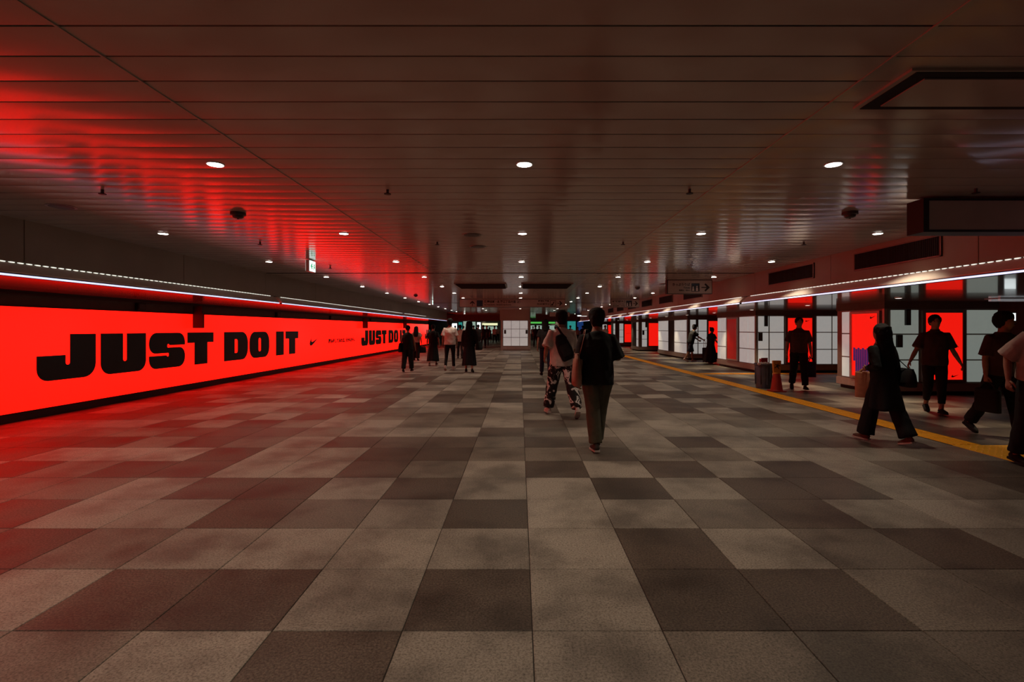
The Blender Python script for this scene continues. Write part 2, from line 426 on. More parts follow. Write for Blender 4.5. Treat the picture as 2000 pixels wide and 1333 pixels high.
# dark plates that hang in front of the billboard top
for y in (12.07, 25.1, 33.8):
    t = empty('projecting_plate', (-7.7, y, 1.45))
    tag(t, 'small black plate projecting over the top edge of the red billboard', 'sign plate', 'black plates over the billboard')
    MB().box(-7.815, -7.56, y - .02, y + .02, 1.46, 1.80).build('plate', 'black', t)
    MB().box(-7.815, -7.60, y - .012, y + .012, 1.80, 1.985).build('arm', 'black', t)
for y in (10.4, 16.3, 20.9, 26.5):
    t = empty('wall_box', (-7.8, y, 1.84)); tag(t, 'small black box fixed to the brown wall above the billboard', 'wall box', 'black boxes above the billboard')
    MB().box(-7.86, -7.78, y - .1, y + .1, 1.83, 1.97).build('housing', 'black', t)
    MB().box(-7.78, -7.775, y - .08, y + .08, 1.85, 1.95).build('cover', 'detector', t)

# ================================================================== RIGHT POSTER BLOCKS
def block(i, Y0, Y1, X0, X1, front, side, label):
    """front: items along X on the face at Y0; side: items along Y on the face at X0. item = (kind, a0, a1)"""
    o = MB().box(X0 + .03, X1, Y0 + .03, Y1, .08, ZS).build('wall_right', 'bronze'); struct(o, label, 'wall')
    MB().box(X0 + .08, X1, Y0 + .08, Y1 - .05, 0, .08).build('kick_base', 'black', o)
    MB().box(X0, X1, Y0 - .0, Y0 + .03, .085, .26).box(X0, X0 + .03, Y0 + .03, Y1, .085, .26).build('base_band', 'steel', o)
    MB().box(X0, X1, Y0, Y0 + .03, 1.88, ZS).box(X0, X0 + .03, Y0 + .03, Y1, 1.88, ZS).build('header_band', 'brown', o)
    MB().box(X0 - .012, X0 + .05, Y0 - .012, Y0 + .05, .085, 1.88).build('corner_post', 'steel', o)
    zr = (.275, .765, 1.325, 1.865)
    for face, items in (('f', front), ('s', side)):
        for it in items:
            kd, a0, a1 = it[:3]
            if kd in 'wg':
                for k in range(3):
                    z0, z1 = zr[k] + .015, zr[k + 1] - .015
                    b = MB()
                    if face == 'f': b.box(a0 + .016, a1 - .016, Y0 + .006, Y0 + .03, z0, z1)
                    else: b.box(X0 + .006, X0 + .03, a0 + .016, a1 - .016, z0, z1)
                    b.build('glass_panel', 'glass' if kd == 'w' else 'glassg', o)
            if kd == 'd':
                b = MB()
                if face == 'f': b.box(a0, a1, Y0 + .01, Y0 + .03, .3, 1.86)
                else: b.box(X0 + .01, X0 + .03, a0, a1, .3, 1.86)
                b.build('dark_panel', 'black', o)
    return o
def poster(face, fix, a0, a1, label, m='posred', z0=.34, z1=1.79, deco=None):
    """lightbox poster; face -Y at Y=fix spanning X a0..a1, or -X at X=fix spanning Y a0..a1"""
    f = (lambda a, d, z: (a, fix - d, z)) if face == '-Y' else (lambda a, d, z: (fix - d, a, z))
    t = empty('poster_lightbox', f((a0 + a1) / 2, 0, .3)); tag(t, label, 'poster')
    def bx(b, A0, A1, d0, d1, Z0, Z1):
        p, q = f(A0, d0, Z0), f(A1, d1, Z1)
        return b.box(p[0], q[0], p[1], q[1], Z0, Z1)
    fr = MB(); e = .07
    bx(fr, a0 - e, a0, -.03, .03, z0 - .05, z1 + .05); bx(fr, a1, a1 + e, -.03, .03, z0 - .05, z1 + .05)
    bx(fr, a0, a1, -.03, .03, z0 - .05, z0); bx(fr, a0, a1, -.03, .03, z1, z1 + .05)
    fr.build('frame', 'bronze' if face == '-Y' else 'steel', t)
    p = MB(); bx(p, a0, a1, -.03, .015, z0, z1); p.build('lit_sheet', m, t)
    wd = a1 - a0
    if face == '-Y': org = lambda u, z: (a0 + u * wd, fix - .0165, z)
    else: org = lambda u, z: (fix - .0165, a1 - u * wd, z)
    if deco:
        for d in deco:
            if d == 'tick_top': swoosh(wd * .2, t, org(.72, z1 - .12), face)
            if d == 'tick_low': swoosh(wd * .2, t, org(.70, z0 + .05), face)
            if d == 'slogan':
                for tx, u_, w_ in (('踏み出してみれば、', .1, .47), ('分かるから。', .585, .31)):
                    s = text('slogan', tx, wd * w_, .055, 'print'); orient(s, org(u_, 1.04), face); attach(s, t)
            if d == 'stripes':
                for k in range(7):
                    u0 = .06 + k * .088; b = MB()
                    A0 = a1 - u0 * wd; A1 = a1 - (u0 + .08) * wd
                    b.box(fix - .0175, fix - .015, A0, A1, z0 + (.0 if k > 0 else .35), 1.0 - (.03 if k % 2 else 0)); b.build('blue_stripe', 'posblue', t)
            if d == 'line':
                s = flat('print_line', [[(0, 0), (wd * .7, 0), (wd * .7, .012), (0, .012)]], 'print'); orient(s, org(.15, 1.05), face); attach(s, t)
    return t
def equip(Yf, x):
    t = empty('call_box', (x, Yf, 1.5)); tag(t, 'tall narrow black box hanging down a white glass panel', 'wall box', 'tall black boxes on the poster walls')
    MB().box(x, x + .10, Yf - .05, Yf + .008, 1.52, 1.87).build('housing', 'black', t); MB().box(x + .015, x + .085, Yf - .055, Yf - .05, 1.56, 1.84).build('cover', 'detector', t)
    t = empty('switch_box', (x - .16, Yf, 1.05)); tag(t, 'small squarish black box on the middle white glass panel', 'wall box', 'small black boxes on the poster walls')
    MB().box(x - .19, x - .07, Yf - .04, Yf + .008, 1.04, 1.31).build('housing', 'black', t); MB().box(x - .175, x - .085, Yf - .045, Yf - .04, 1.07, 1.28).build('cover', 'detector', t)

# block 1 (nearest): front at Y=10.95
block(1, 10.95, 12.62, 7.92, 10.42, [('g', 8.06, 8.68), ('g', 9.72, 10.40)], [('w', 12.12, 12.42)], 'nearest poster wall block with greenish glass panels beside the open passage')
poster('-Y', 10.95, 8.80, 9.60, 'red poster with tick low down behind the man with swinging arms', deco=('slogan', 'tick_low'))
poster('-X', 7.92, 11.14, 12.0, 'red poster with blue striped figure beside the woman with paper bag', deco=('tick_top', 'stripes'))
equip(10.95, 8.36)
# block 2
block(2, 16.5, 19.75, 7.72, 11.2, [('w', 7.80, 8.16), ('w', 8.18, 8.66), ('w', 9.72, 10.22), ('w', 10.24, 10.9)],
      [('w', 16.62, 17.06), ('w', 17.08, 17.75), ('w', 18.9, 19.4), ('w', 19.42, 19.7)], 'second poster wall block behind the litter bin')
poster('-Y', 16.5, 8.76, 9.56, 'red poster behind the man carrying a dark bag', deco=('tick_top',))
poster('-X', 7.72, 17.92, 18.72, 'dim red poster on the wall side between white glass panels', m='posdim')
equip(16.5, 8.0)
# block 3
block(3, 23.2, 28.2, 7.72, 11.2, [('w', 7.84, 8.2), ('w', 8.22, 8.62)], [('w', 23.4, 24.3), ('w', 24.32, 25.2), ('d', 25.35, 26.2), ('w', 26.3, 27.2), ('w', 27.22, 28.1)], 'third poster wall block behind the couple with the suitcase')
poster('-Y', 23.2, 8.68, 9.48, 'plain red poster beside the couple with the suitcase')
equip(23.2, 8.1)
# block 4, 5, 6
block(4, 32.2, 34.5, 7.6, 11.2, [('w', 7.8, 8.14)], [('w', 32.4, 32.9), ('d', 33.0, 34.0)], 'fourth poster wall block beyond the suitcase couple')
poster('-Y', 32.2, 8.24, 9.04, 'far red poster with a thin upright line of print beside white glass', deco=())
equip(32.2, 8.02)
block(5, 40.9, 43.0, 7.76, 11.2, [('w', 8.08, 8.42)], [('w', 41.0, 41.8)], 'fifth poster wall block near the far end of the passage')
poster('-Y', 40.9, 8.50, 9.22, 'far red poster with one line across its middle', deco=('line',))
block(6, 50, 53, 7.9, 11.2, [('w', 8.2, 8.66)], [], 'last small poster wall block in the far hall')
poster('-Y', 50, 8.76, 9.30, 'smallest and farthest red poster by the main walker')

# soffit downlights on the right
def soffit_light(x, y):
    t = empty('soffit_light', (x, y, ZS)); tag(t, 'small round downlight in the glossy soffit above the poster walls', 'downlight', 'soffit downlights')
    MB().lathe([(.065, -.008), (.065, .01), (.05, .01)], (x, y, ZS - .006), 16).build('ring', 'ring', t)
    MB().lathe([(.052, -.012), (.05, -.006)], (x, y, ZS - .003), 16).build('lens', 'lens_s', t)
    l = bpy.data.lights.new('soffit_lamp', 'SPOT'); l.energy = 120; l.spot_size = R(80); l.spot_blend = .7; l.shadow_soft_size = .05; l.color = (1, .80, .52)
    lo = bpy.data.objects.new('soffit_lamp', l); COL.objects.link(lo); lo.location = (x, y, ZS - .03); attach(lo, t)
for k in range(11): soffit_light(7.25, 6.6 + 3.05 * k)

# ================================================================== CEILING FITTINGS
DR = 2.7215
proto = empty('downlight', (0, 0, CZ))
MB().lathe([(.062, -.004), (.062, .01), (.052, .01)], (0, 0, CZ), 20).build('ring', 'ring', proto)
MB().lathe([(.053, -.006), (.05, .002)], (0, 0, CZ), 20).build('lens', 'lens', proto)
l = bpy.data.lights.new('downlight_lamp', 'SPOT'); l.energy = SPOT_W; l.spot_size = R(108); l.spot_blend = .45; l.shadow_soft_size = .05; l.color = (1, .83, .62)
lo = bpy.data.objects.new('downlight_lamp', l); COL.objects.link(lo); lo.location = (0, 0, CZ - .02); attach(lo, proto)
first = True
for k in range(-3, 23):
    y = 3.729 + DR * k
    for x in (-4.56, -2.25, .035, 2.32, 4.58):
        if k > 11 and (k % 2 or x in (-2.25, 2.32)): continue
        if k < -1 and x in (-2.25, 2.32): continue
        if (k <= 0 and x > 4) or (k == -1 and x > 2): continue
        o = proto if first else copy_tree(proto); first = False
        o.matrix_basis = Matrix.Translation((x, y, CZ))
        tag(o, 'round white downlight recessed in the panelled ceiling', 'downlight', 'ceiling downlights')
def detector(px, py, kind):
    x, y = ceilp(px, py)
    if kind == 'smoke':
        t = empty('smoke_detector', (x, y, CZ)); tag(t, 'round dark smoke detector dome on the ceiling', 'smoke detector', 'smoke detectors')
        MB().lathe([(.03, -.06), (.05, -.05), (.055, -.03), (.075, -.025), (.075, .01)], (x, y, CZ), 18).build('dome', 'detector', t)
        MB().lathe([(.01, -.066), (.01, -.058)], (x, y, CZ), 8).build('tip', 'black', t)
    elif kind == 'sprinkler':
        t = empty('sprinkler', (x, y, CZ)); tag(t, 'tiny dark sprinkler head under the ceiling', 'sprinkler', 'sprinkler heads')
        MB().lathe([(.012, -.035), (.012, .01)], (x, y, CZ), 10).build('stem', 'detector', t)
        MB().lathe([(.03, -.04), (.03, -.034)], (x, y, CZ), 14).build('plate', 'black', t)
    else:
        t = empty('ceiling_speaker', (x, y, CZ)); tag(t, 'flat round dark grille flush with the ceiling', 'ceiling speaker', 'round ceiling grilles')
        MB().lathe([(.10, -.008), (.11, .01)], (x, y, CZ), 22).build('grille', 'detector', t)
        MB().lathe([(.125, -.004), (.125, .008)], (x, y, CZ), 22).build('rim', 'bronze', t)
for p in ((465, 416), (1660, 415), (812, 577), (1245, 562)): detector(*p, 'smoke')
for p in ((200, 371), (757, 371), (1347, 370), (1906, 369), (508, 473), (854, 473), (1217, 473), (1570, 473), (645, 521)): detector(*p, 'sprinkler')
for p in ((921, 459), (933, 482), (120, 404), (1297, 555)): detector(*p, 'round')
# ceiling hatch
hx0, hx1, hy0, hy1 = 1.83, 3.3, 2.352, 2.771
t = empty('ceiling_hatch', (2.5, 2.56, CZ)); tag(t, 'long rectangular ceiling hatch with a deep black gap around its panel', 'ceiling hatch')
MB().box(hx0, hx1, hy0, hy1, CZ - .012, CZ + .006).build('frame', 'ceil', t)
MB().box(hx0 + .03, hx1 - .03, hy0 + .012, hy1 - .012, CZ - .016, CZ - .011).build('gap', 'gap', t)
MB().box(hx0 + .11, hx1 - .1, hy0 + .065, hy1 - .06, CZ - .022, CZ - .014).build('panel', 'ceil', t)
# ceiling air diffusers
for x0, x1 in ((-1.77, -.36), (.04, 1.44)):
    y0, y1 = 13.5, 14.95
    t = empty('ceiling_diffuser', ((x0 + x1) / 2, 14.2, CZ)); tag(t, 'wide dark rectangular air diffuser in the ceiling before the long sign', 'air vent', 'ceiling diffusers')
    MB().box(x0, x1, y0, y1, CZ - .02, CZ + .004).build('frame', 'bronze', t)
    MB().box(x0 + .04, x1 - .04, y0 + .04, y1 - .04, CZ - .024, CZ - .018).build('core', 'gap', t)
    for k in range(8): MB().box(x0 + .05, x1 - .05, y0 + .1 + k * .17, y0 + .12 + k * .17, CZ - .05, CZ - .02).build('slat', 'black', t)

# hanging signs --------------------------------------------------
def sign(x0, x1, Y, z0, z1, label, fr=.012, left=.0, depth=.14):
    t = empty('hanging_sign', ((x0 + x1) / 2, Y, z0)); tag(t, label, 'sign')
    MB().box(x0, x1, Y + .012, Y + depth, z0, z1).build('case', 'black', t)
    MB().box(x0, x1, Y, Y + .012, z0, z0 + fr).box(x0, x1, Y, Y + .012, z1 - fr, z1).box(x0, x0 + fr + left, Y, Y + .012, z0 + fr, z1 - fr).box(x1 - fr, x1, Y, Y + .012, z0 + fr, z1 - fr).build('frame', 'black', t)
    MB().box(x0 + fr + left, x1 - fr, Y + .004, Y + .013, z0 + fr, z1 - fr).build('face', 'signface', t)
    for x in (x0 + .25 * (x1 - x0), x0 + .75 * (x1 - x0)):
        MB().box(x - .015, x + .015, Y + depth / 2 - .015, Y + depth / 2 + .015, z1, CZ + .005).build('hanger', 'black', t)
    return t
def put(o, x, z, Y, t): orient(o, (x, Y + .0025, z), '-Y'); attach(o, t); return o
def pict(x, z, s, Y, t, kind):
    put(flat('pictogram_ground', [[(0, 0), (s, 0), (s, s), (0, s)]], 'print' if kind != 'blue' else 'signblue'), x, z, Y, t)
    def c(cx, cy, r): return [(cx + r * math.cos(a * .5236), cy + r * math.sin(a * .5236)) for a in range(12)]
    if kind == 'people':
        for cx, cy in ((.22, .52), (.68, .60)):
            o = flat('pictogram_figure', [c(cx * s, cy * s, .09 * s), [((cx - .14) * s, .06 * s), ((cx + .14) * s, .06 * s), ((cx + .10) * s, (cy - .12) * s), ((cx - .10) * s, (cy - .12) * s)]], 'signwhite'); put(o, x, z, Y - .0025, t)
        o = flat('pictogram_bar', [[(.1 * s, .78 * s), (.9 * s, .78 * s), (.9 * s, .86 * s), (.1 * s, .86 * s)]], 'signblue'); put(o, x, z, Y - .0025, t)
    if kind == 'map':
        o = flat('pictogram_field', [[(.07 * s, .07 * s), (.93 * s, .07 * s), (.93 * s, .93 * s), (.07 * s, .93 * s)]], 'signface'); put(o, x, z, Y - .0025, t)
        o = flat('pictogram_figure', [[(.2 * s, .15 * s), (.4 * s, .12 * s), (.62 * s, .5 * s), (.8 * s, .85 * s), (.55 * s, .72 * s), (.45 * s, .45 * s), (.2 * s, .4 * s)]], 'print'); put(o, x, z, Y - .005, t)
# big plain one top right
Y = 4.62
t = sign(3.70, 6.1 - 1.05, Y, 2.335, 2.645, 'big unlit black framed sign box by the ceiling, blank face', fr=.022, left=.03, depth=.2)
# ticket sign
Y = 12.6
t = sign(3.68, 4.81, Y, zat(574.5, Y), zat(547, Y), 'hanging ticket sign with arrow and two-person pictogram before the bulkhead', left=.012)
put(text('lettering', 'きっぷうりば', .44, .075, 'print'), 3.82, zat(559, Y), Y, t)
put(text('lettering', 'Tickets', .17, .045, 'print'), 4.09, zat(564, Y), Y, t)
put(text('lettering', '售票处・매표소', .28, .04, 'print'), 3.98, zat(569, Y), Y, t)
pict(4.29, zat(569.7, Y), .205, Y, t, 'people'); put(flat('arrow', [arrow_poly(.21)], 'print'), 4.54, zat(570, Y), Y, t)
# second right sign
Y = 20.8
t = sign(3.76, 4.93, Y, zat(601, Y), zat(584.6, Y), 'smaller hanging sign with arrow and dense kanji beyond the ticket sign')
put(text('lettering', '地下鉄線改札口', .54, .10, 'print'), 3.82, zat(591.5, Y), Y, t)
put(text('lettering', 'Subway Ticket Gate', .5, .05, 'print'), 3.83, zat(595.5, Y), Y, t)
put(text('lettering', '地铁检票口 지하철', .5, .05, 'print'), 3.83, zat(599, Y), Y, t)
pict(4.39, zat(598.8, Y), .24, Y, t, 'people'); put(flat('arrow', [arrow_poly(.2)], 'print'), 4.68, zat(598, Y), Y, t)
# long centre sign
x0, x1 = (897 - VX) * Y / F, (1104 - VX) * Y / F
t = sign(x0, x1, Y, zat(600.5, Y), zat(584.6, Y), 'long hanging direction sign spanning the middle of the passage')
sx = lambda px: (px - VX) * Y / F
put(flat('arrow', [arrow_poly(.21, 'up')], 'print'), sx(917.5), zat(597.8, Y), Y, t)
pict(sx(931), zat(598.8, Y), .25, Y, t, 'blue')
put(text('lettering', '歌舞伎町・新宿三丁目方面', 1.3, .12, 'print'), sx(946), zat(592.5, Y), Y, t)
put(text('lettering', 'for Kabukicho, Shinjuku-sanchome', 1.1, .075, 'print'), sx(946), zat(597.8, Y), Y, t)
pict(sx(1010), zat(592.3, Y), .125, Y, t, 'map')
put(text('lettering', '都営新宿線', .45, .075, 'print'), sx(1051), zat(590, Y), Y, t)
put(text('lettering', '京王新線改札口', .5, .075, 'print'), sx(1049), zat(596, Y), Y, t)
pict(sx(1074.5), zat(598.6, Y), .24, Y, t, 'map'); put(flat('arrow', [arrow_poly(.21)], 'print'), sx(1088.5), zat(597.8, Y), Y, t)
# two far signs
sign(1.95, 3.28, 33.0, 2.22, 2.52, 'far blank hanging sign above the main walker head')
sign(3.9, 5.2, 31.8, 2.24, 2.56, 'far hanging sign close to the bulkhead end')
# exit signs
def exit_sign(x, y, n=0):
    t = empty('exit_sign', (x, y, 2.44)); tag(t, 'lit green and white exit sign hanging edge-on under the ceiling', 'exit sign', 'exit signs')
    MB().box(x - .03, x + .03, y - .135, y + .135, 2.452, 2.655).build('housing', 'ring', t)
    MB().box(x + .03, x + .036, y - .125, y + .125, 2.46, 2.645).box(x - .036, x - .03, y - .125, y + .125, 2.46, 2.645).build('lit_face', 'exitw', t)
    MB().box(x - .012, x + .012, y - .03, y + .03, 2.655, CZ + .005).build('stem', 'ring', t)
    o = flat('arrow', [arrow_poly(.11, 'left')], 'exitg'); orient(o, (x + .0375, y - .085, 2.495), '+X'); attach(o, t)
    o = flat('running_figure', [[(.0, 0), (.02, 0), (.035, .04), (.055, .02), (.075, .02), (.05, .06), (.05, .09), (.03, .1), (.01, .08), (.03, .07), (.02, .04)]], 'exitg'); orient(o, (x + .0375, y + .035, 2.50), '+X'); attach(o, t)
for y in (8.95, 21.3, 33.8): exit_sign(-3.71, y)
exit_sign(1.95, 36.5)

# ================================================================== TACTILE PAVING
tp = empty('tactile_paving', (5.54, 20, 0)); tag(tp, 'yellow tactile guide strip running along the passage floor', 'tactile paving')
def tac_mesh(L, W, kind):
    b = MB(); b.box(-W / 2, W / 2, -L / 2, L / 2, -.004, .004)
    if kind == 'bar':
        for k in range(4):
            x = -W / 2 + W * (k + .5) / 4; b.box(x - .017, x + .017, -L / 2 + .02, L / 2 - .02, .004, .009)
    else:
        for i in range(5):
            for j in range(5):
                b.lathe([(.014, .004), (.009, .009)], (-W / 2 + W * (i + .5) / 5, -L / 2 + L * (j + .5) / 5, 0), 6)
    return b.mesh('tactile_tile', 'yellow')
bar = tac_mesh(.366, .366, 'bar'); dot = tac_mesh(.40, .40, 'dot')
n = 0; y = 6.44
while y < 42:
    o = bpy.data.objects.new('tactile_tile', bar); COL.objects.link(o); o.location = (5.545, y, 0); attach(o, tp); y += .372
for i in range(3):
    for j in range(3):
        o = bpy.data.objects.new('tactile_tile', dot); COL.objects.link(o); o.location = (5.562 + .403 * i, 6.05 - .403 * j, 0); attach(o, tp)
MB().box(5.345, 5.361, 6.25, 42, -.004, .003).box(5.729, 5.745, 6.25, 42, -.004, .003).build('edge_strip', 'black', tp)
tp2 = empty('tactile_paving', (8, 16.2, 0)); tag(tp2, 'yellow tactile strip branching off behind the litter bin', 'tactile paving')
x = 5.95
while x < 11:
    o = bpy.data.objects.new('tactile_tile', bar); COL.objects.link(o); o.location = (x, 16.12, 0); o.rotation_euler = (0, 0, R(90)); attach(o, tp2); x += .372

# ================================================================== FAR HALL
M['halltile'] = M['gM']
MB().box(-16, XL - .1, 43.4, YE, -.2, 0).build('hall_paving', 'gM', fl)
wf = MB().box(-16, XR, 64, 64.2, 0, 3).build('wall_far', 'brown'); struct(wf, 'dark far wall of the station hall behind the crowd', 'wall')
wb = MB().box(-16, XR, YB - .2, YB, 0, 3).build('wall_back', 'brown'); struct(wb, 'brown end wall of the passage', 'wall')
wr = MB().box(XR, XR + .2, YB, 64, 0, 3).build('wall_side', 'brown'); struct(wr, 'brown side wall beyond the poster walls', 'wall')
wh = MB().box(-16.2, -16, 43.4, 64, 0, 3).box(-16, -7.86, 43.2, 43.4, 0, 3).build('wall_hall', 'brown'); struct(wh, 'dark side wall of the far hall', 'wall')
tr = MB().box(-16, -.2, 46, 46.4, 2.13, CZ + .02).box(1.5, XR, 47, 47.4, 2.2, CZ + .02).build('trim_3', 'brown'); struct(tr, 'dark beam dropping from the ceiling at the far hall', 'beam')
M['cream'] = mat('shop_cream_light', (.7, .7, .5), .4, emit=(.95, .95, .55), strength=.9)
M['palegreen'] = mat('shop_pale_light', (.5, .6, .5), .4, var=.3, emit=(.55, .75, .62), strength=.45)
M['green'] = mat('shop_green_light', (.1, .5, .1), .4, emit=(.10, .55, .09), strength=.75)
M['teal'] = mat('screen_teal', (.05, .3, .3), .3, var=.5, scale=3, emit=(.03, .30, .27), strength=.7)
M['navy'] = mat('screen_navy', (.02, .05, .2), .3, var=.5, scale=3, emit=(.01, .04, .16), strength=.7)
M['white_l'] = mat('white_display', (.8, .8, .8), .4, emit=(.9, 1, 1), strength=1.2)
M['shopdark'] = mat('shop_interior', (.03, .04, .03), .6, var=.6, scale=2)
def shop(px0, py0, px1, py1, m, name, label, cat, Y=61.5, dep=.15):
    x0, x1 = (px0 - VX) * Y / F, (px1 - VX) * Y / F; z0, z1 = zat(py1, Y), zat(py0, Y)
    t = empty(name, ((x0 + x1) / 2, Y, z0)); tag(t, label, cat)
    MB().box(x0, x1, Y - dep, Y, z0, z1).build('lit_face', m, t)
    e = .06
    MB().box(x0 - e, x1 + e, Y - dep - .02, Y + .02, z1, z1 + e).box(x0 - e, x1 + e, Y - dep - .02, Y + .02, z0 - e, z0).box(x0 - e, x0, Y - dep - .02, Y + .02, z0, z1).box(x1, x1 + e, Y - dep - .02, Y + .02, z0, z1).build('frame', 'shopdark', t)
    if z0 > .3: MB().box((x0 + x1) / 2 - .05, (x0 + x1) / 2 + .05, Y + .02, 64.01, (z0 + z1) / 2 - .05, (z0 + z1) / 2 + .05).build('bracket', 'black', t)
    return t
shop(942, 631.5, 972, 636, 'cream', 'shop_sign', 'glowing cream shop sign far behind the crowd left of the pillar', 'shop sign')
shop(883, 632, 893, 648, 'white_l', 'shop_window', 'bright white shop window by the white-shirted man head', 'shop window')
shop(896, 630, 903, 647, 'teal', 'shop_window', 'pale teal shop window beside the bright white one', 'shop window')
shop(905, 628, 918, 650, 'palegreen', 'shop_window', 'wide pale green shop window far down the hall', 'shop window')
shop(921, 629, 929, 650, 'palegreen', 'shop_window', 'narrow pale green shop window', 'shop window')
shop(932, 630, 939, 650, 'white_l', 'shop_window', 'narrow white shop window near the cream sign', 'shop window')
shop(944, 638, 972, 652, 'palegreen', 'shop_window', 'dim shop interior under the cream sign', 'shop window')
shop(1036, 629, 1058, 632.5, 'green', 'shop_sign', 'green light strip right beside the white pillar', 'shop sign')
shop(1068, 629, 1084, 632.5, 'green', 'shop_sign', 'green light strip beside the camouflage man head', 'shop sign')
shop(1036, 636, 1058, 652, 'palegreen', 'shop_window', 'shop front below the first green strip', 'shop window')
shop(1066, 636, 1086, 652, 'palegreen', 'shop_window', 'shop front below the second green strip', 'shop window')
shop(1108, 628, 1124, 652, 'teal', 'wall_screen', 'teal picture screen between the two main walkers', 'screen')
shop(1127, 629, 1139, 652, 'navy', 'wall_screen', 'dark blue picture screen between the two main walkers', 'screen')
# lit ceiling feature near the far signs
t = empty('ceiling_lamp', (4.1, 33.9, 2.3)); tag(t, 'bright white lamp box under the ceiling near the far signs', 'lamp')
MB().box(3.9, 4.5, 33.7, 34.1, 2.27, 2.34).build('lit_face', 'white_l', t); MB().box(3.9, 4.5, 33.7, 34.1, 2.34, 2.42).build('housing', 'black', t); MB().box(4.18, 4.22, 33.88, 33.92, 2.42, CZ + .005).build('stem', 'black', t)

# white pillar
PY = 33.2; px0, px1 = (981 - VX) * PY / F, (1035.5 - VX) * PY / F
pl = MB().box(px0 + .02, px1, PY + .03, PY + 1.3, 0, CZ + .02).build('wall_pillar', 'bronze'); struct(pl, 'square pillar clad in white glass panels in mid passage', 'pillar')
MB().box(px0, px1, PY, PY + .03, .05, .27).build('base_band', 'steel', pl)
MB().box(px0 - .15, px1 - .05, PY - .05, PY + 1.35, 2.0, CZ + .02).build('header_band', 'fascia', pl)
MB().box(px0 - .1, px0 + .03, PY - .02, PY + 1.3, 0, 2.0).build('side_post', 'steel', pl)
MB().box(px1 - .12, px1 + .03, PY - .02, PY + 1.3, .05, 2.0).build('side_post', 'steel', pl)
for i in range(3):
    for j in range(3):
        a0 = px0 + .05 + i * (px1 - px0 - .2) / 3; a1 = a0 + (px1 - px0 - .2) / 3; z0 = .3 + j * .56; z1 = z0 + .55
        MB().box(a0 + .012, a1 - .012, PY + .004, PY + .03, z0 + .01, z1 - .01).build('glass_panel', 'glass', pl)
for x in (px0 + .12, px1 - .3):
    t = empty('switch_box', (x, PY, 1.1)); tag(t, 'small dark box on the white glass of the mid-passage pillar', 'wall box', 'boxes on the pillar')
    MB().box(x, x + .13, PY - .04, PY + .006, 1.1, 1.36).build('housing', 'black', t); MB().box(x + .02, x + .11, PY - .045, PY - .04, 1.13, 1.33).build('cover', 'detector', t)

# right passage: screen and tube light
t = empty('wall_screen', (10.5, 10.9, 1.5)); tag(t, 'small lit screen on the wall end behind the white-shirted walker', 'screen')
MB().box(10.38, 10.66, 10.82, 10.9, 1.54, 1.80).build('case', 'black', t); MB().box(10.40, 10.64, 10.815, 10.82, 1.56, 1.78).build('picture', 'white_l', t); MB().box(10.42, 10.62, 10.9, 10.99, 1.57, 1.77).build('bracket', 'black', t)
M['tubelit'] = mat('soft_tube', (.8, .8, .8), .4, emit=(.85, .95, 1), strength=.12)
t = empty('tube_light', (10, 9.9, ZS)); tag(t, 'pale tube light under the soffit of the open passage', 'tube light')
MB().box(9.35, 10.7, 9.80, 9.86, ZS - .05, ZS - .01).box(9.35, 10.7, 10.0, 10.06, ZS - .05, ZS - .01).build('tube', 'tubelit', t); MB().box(9.3, 10.75, 9.76, 10.1, ZS - .012, ZS).build('tray', 'steel', t)

# ================================================================== BIN AND CONE
M['bin'] = mat('blue_grey_plastic', (.07, .085, .12), .5, var=.2)
M['conered'] = mat('cone_red', (.32, .02, .012), .45); M['coneyel'] = mat('cone_yellow', (.5, .2, .02), .45); M['paper'] = mat('crumpled_paper', (.55, .42, .4), .7, bump=.5)
M['redbox'] = mat('red_carton', (.3, .015, .02), .5)
bx, by = 5.93, 12.27
t = empty('litter_bin', (bx, by, 0)); tag(t, 'blue grey round litter bin beside the wet floor cone', 'litter bin')
MB().lathe([(.165, 0), (.17, .01), (.20, .56), (.215, .57), (.215, .60), (.195, .60), (.17, .3), (.15, .05)], (0, 0, 0), 28).build('body', 'bin', t, smooth=False, local=True)
MB().lathe([(.16, .5), (.19, .52), (.188, .55)], (0, 0, 0), 20).build('liner', 'black', t, local=True)
for a in range(8):
    MB().box(-.006, .006, .172, .205, .1, .5).build('rib', 'bin', t, local=True).matrix_basis = Matrix.Rotation(a * .785, 4, 'Z')
t = empty('carton', (bx + .0, by, .55)); tag(t, 'red carton sticking out of the litter bin', 'carton')
MB().prism([(-.085, 0), (.085, 0), (.08, .165), (.0, .15), (-.08, .165)], lambda a, b, d: (a, d, b), -.05, .05).build('box', 'redbox', t, local=True)
MB().prism([(-.08, .15), (.08, .15), (.08, .19), (-.08, .185)], lambda a, b, d: (a, d, b), -.055, -.048).build('flap', 'redbox', t, local=True)
t = MB()
rp = random.Random(3)
for k in range(5): t.ell((-.13 + .05 * k, .02 * (k % 2), .03 + rp.uniform(0, .02)), (.055, .05, .03 + rp.uniform(0, .02)), 8, 5)
for i, v in enumerate(t.v): t.v[i] = tuple(c + rp.uniform(-.01, .01) for c in v)
o = t.build('waste_paper', 'paper'); o.location = (bx - .02, by - .12, .56); tag(o, 'crumpled pale paper heaped on the litter bin rim', 'paper')
cx, cy = 5.92, 11.62
t = empty('safety_cone', (cx, cy, 0)); tag(t, 'red safety cone topped by a yellow slip warning plate', 'traffic cone')
MB().prism(fillet([(-.16, -.16, .03), (.16, -.16, .03), (.16, .16, .03), (-.16, .16, .03)], 3), lambda a, b, d: (a, b, d), 0, .025).build('base', 'conered', t, local=True)
MB().lathe([(.14, .02), (.13, .04), (.075, .42), (.06, .42)], (0, 0, 0), 22).build('cone_body', 'conered', t, local=True)
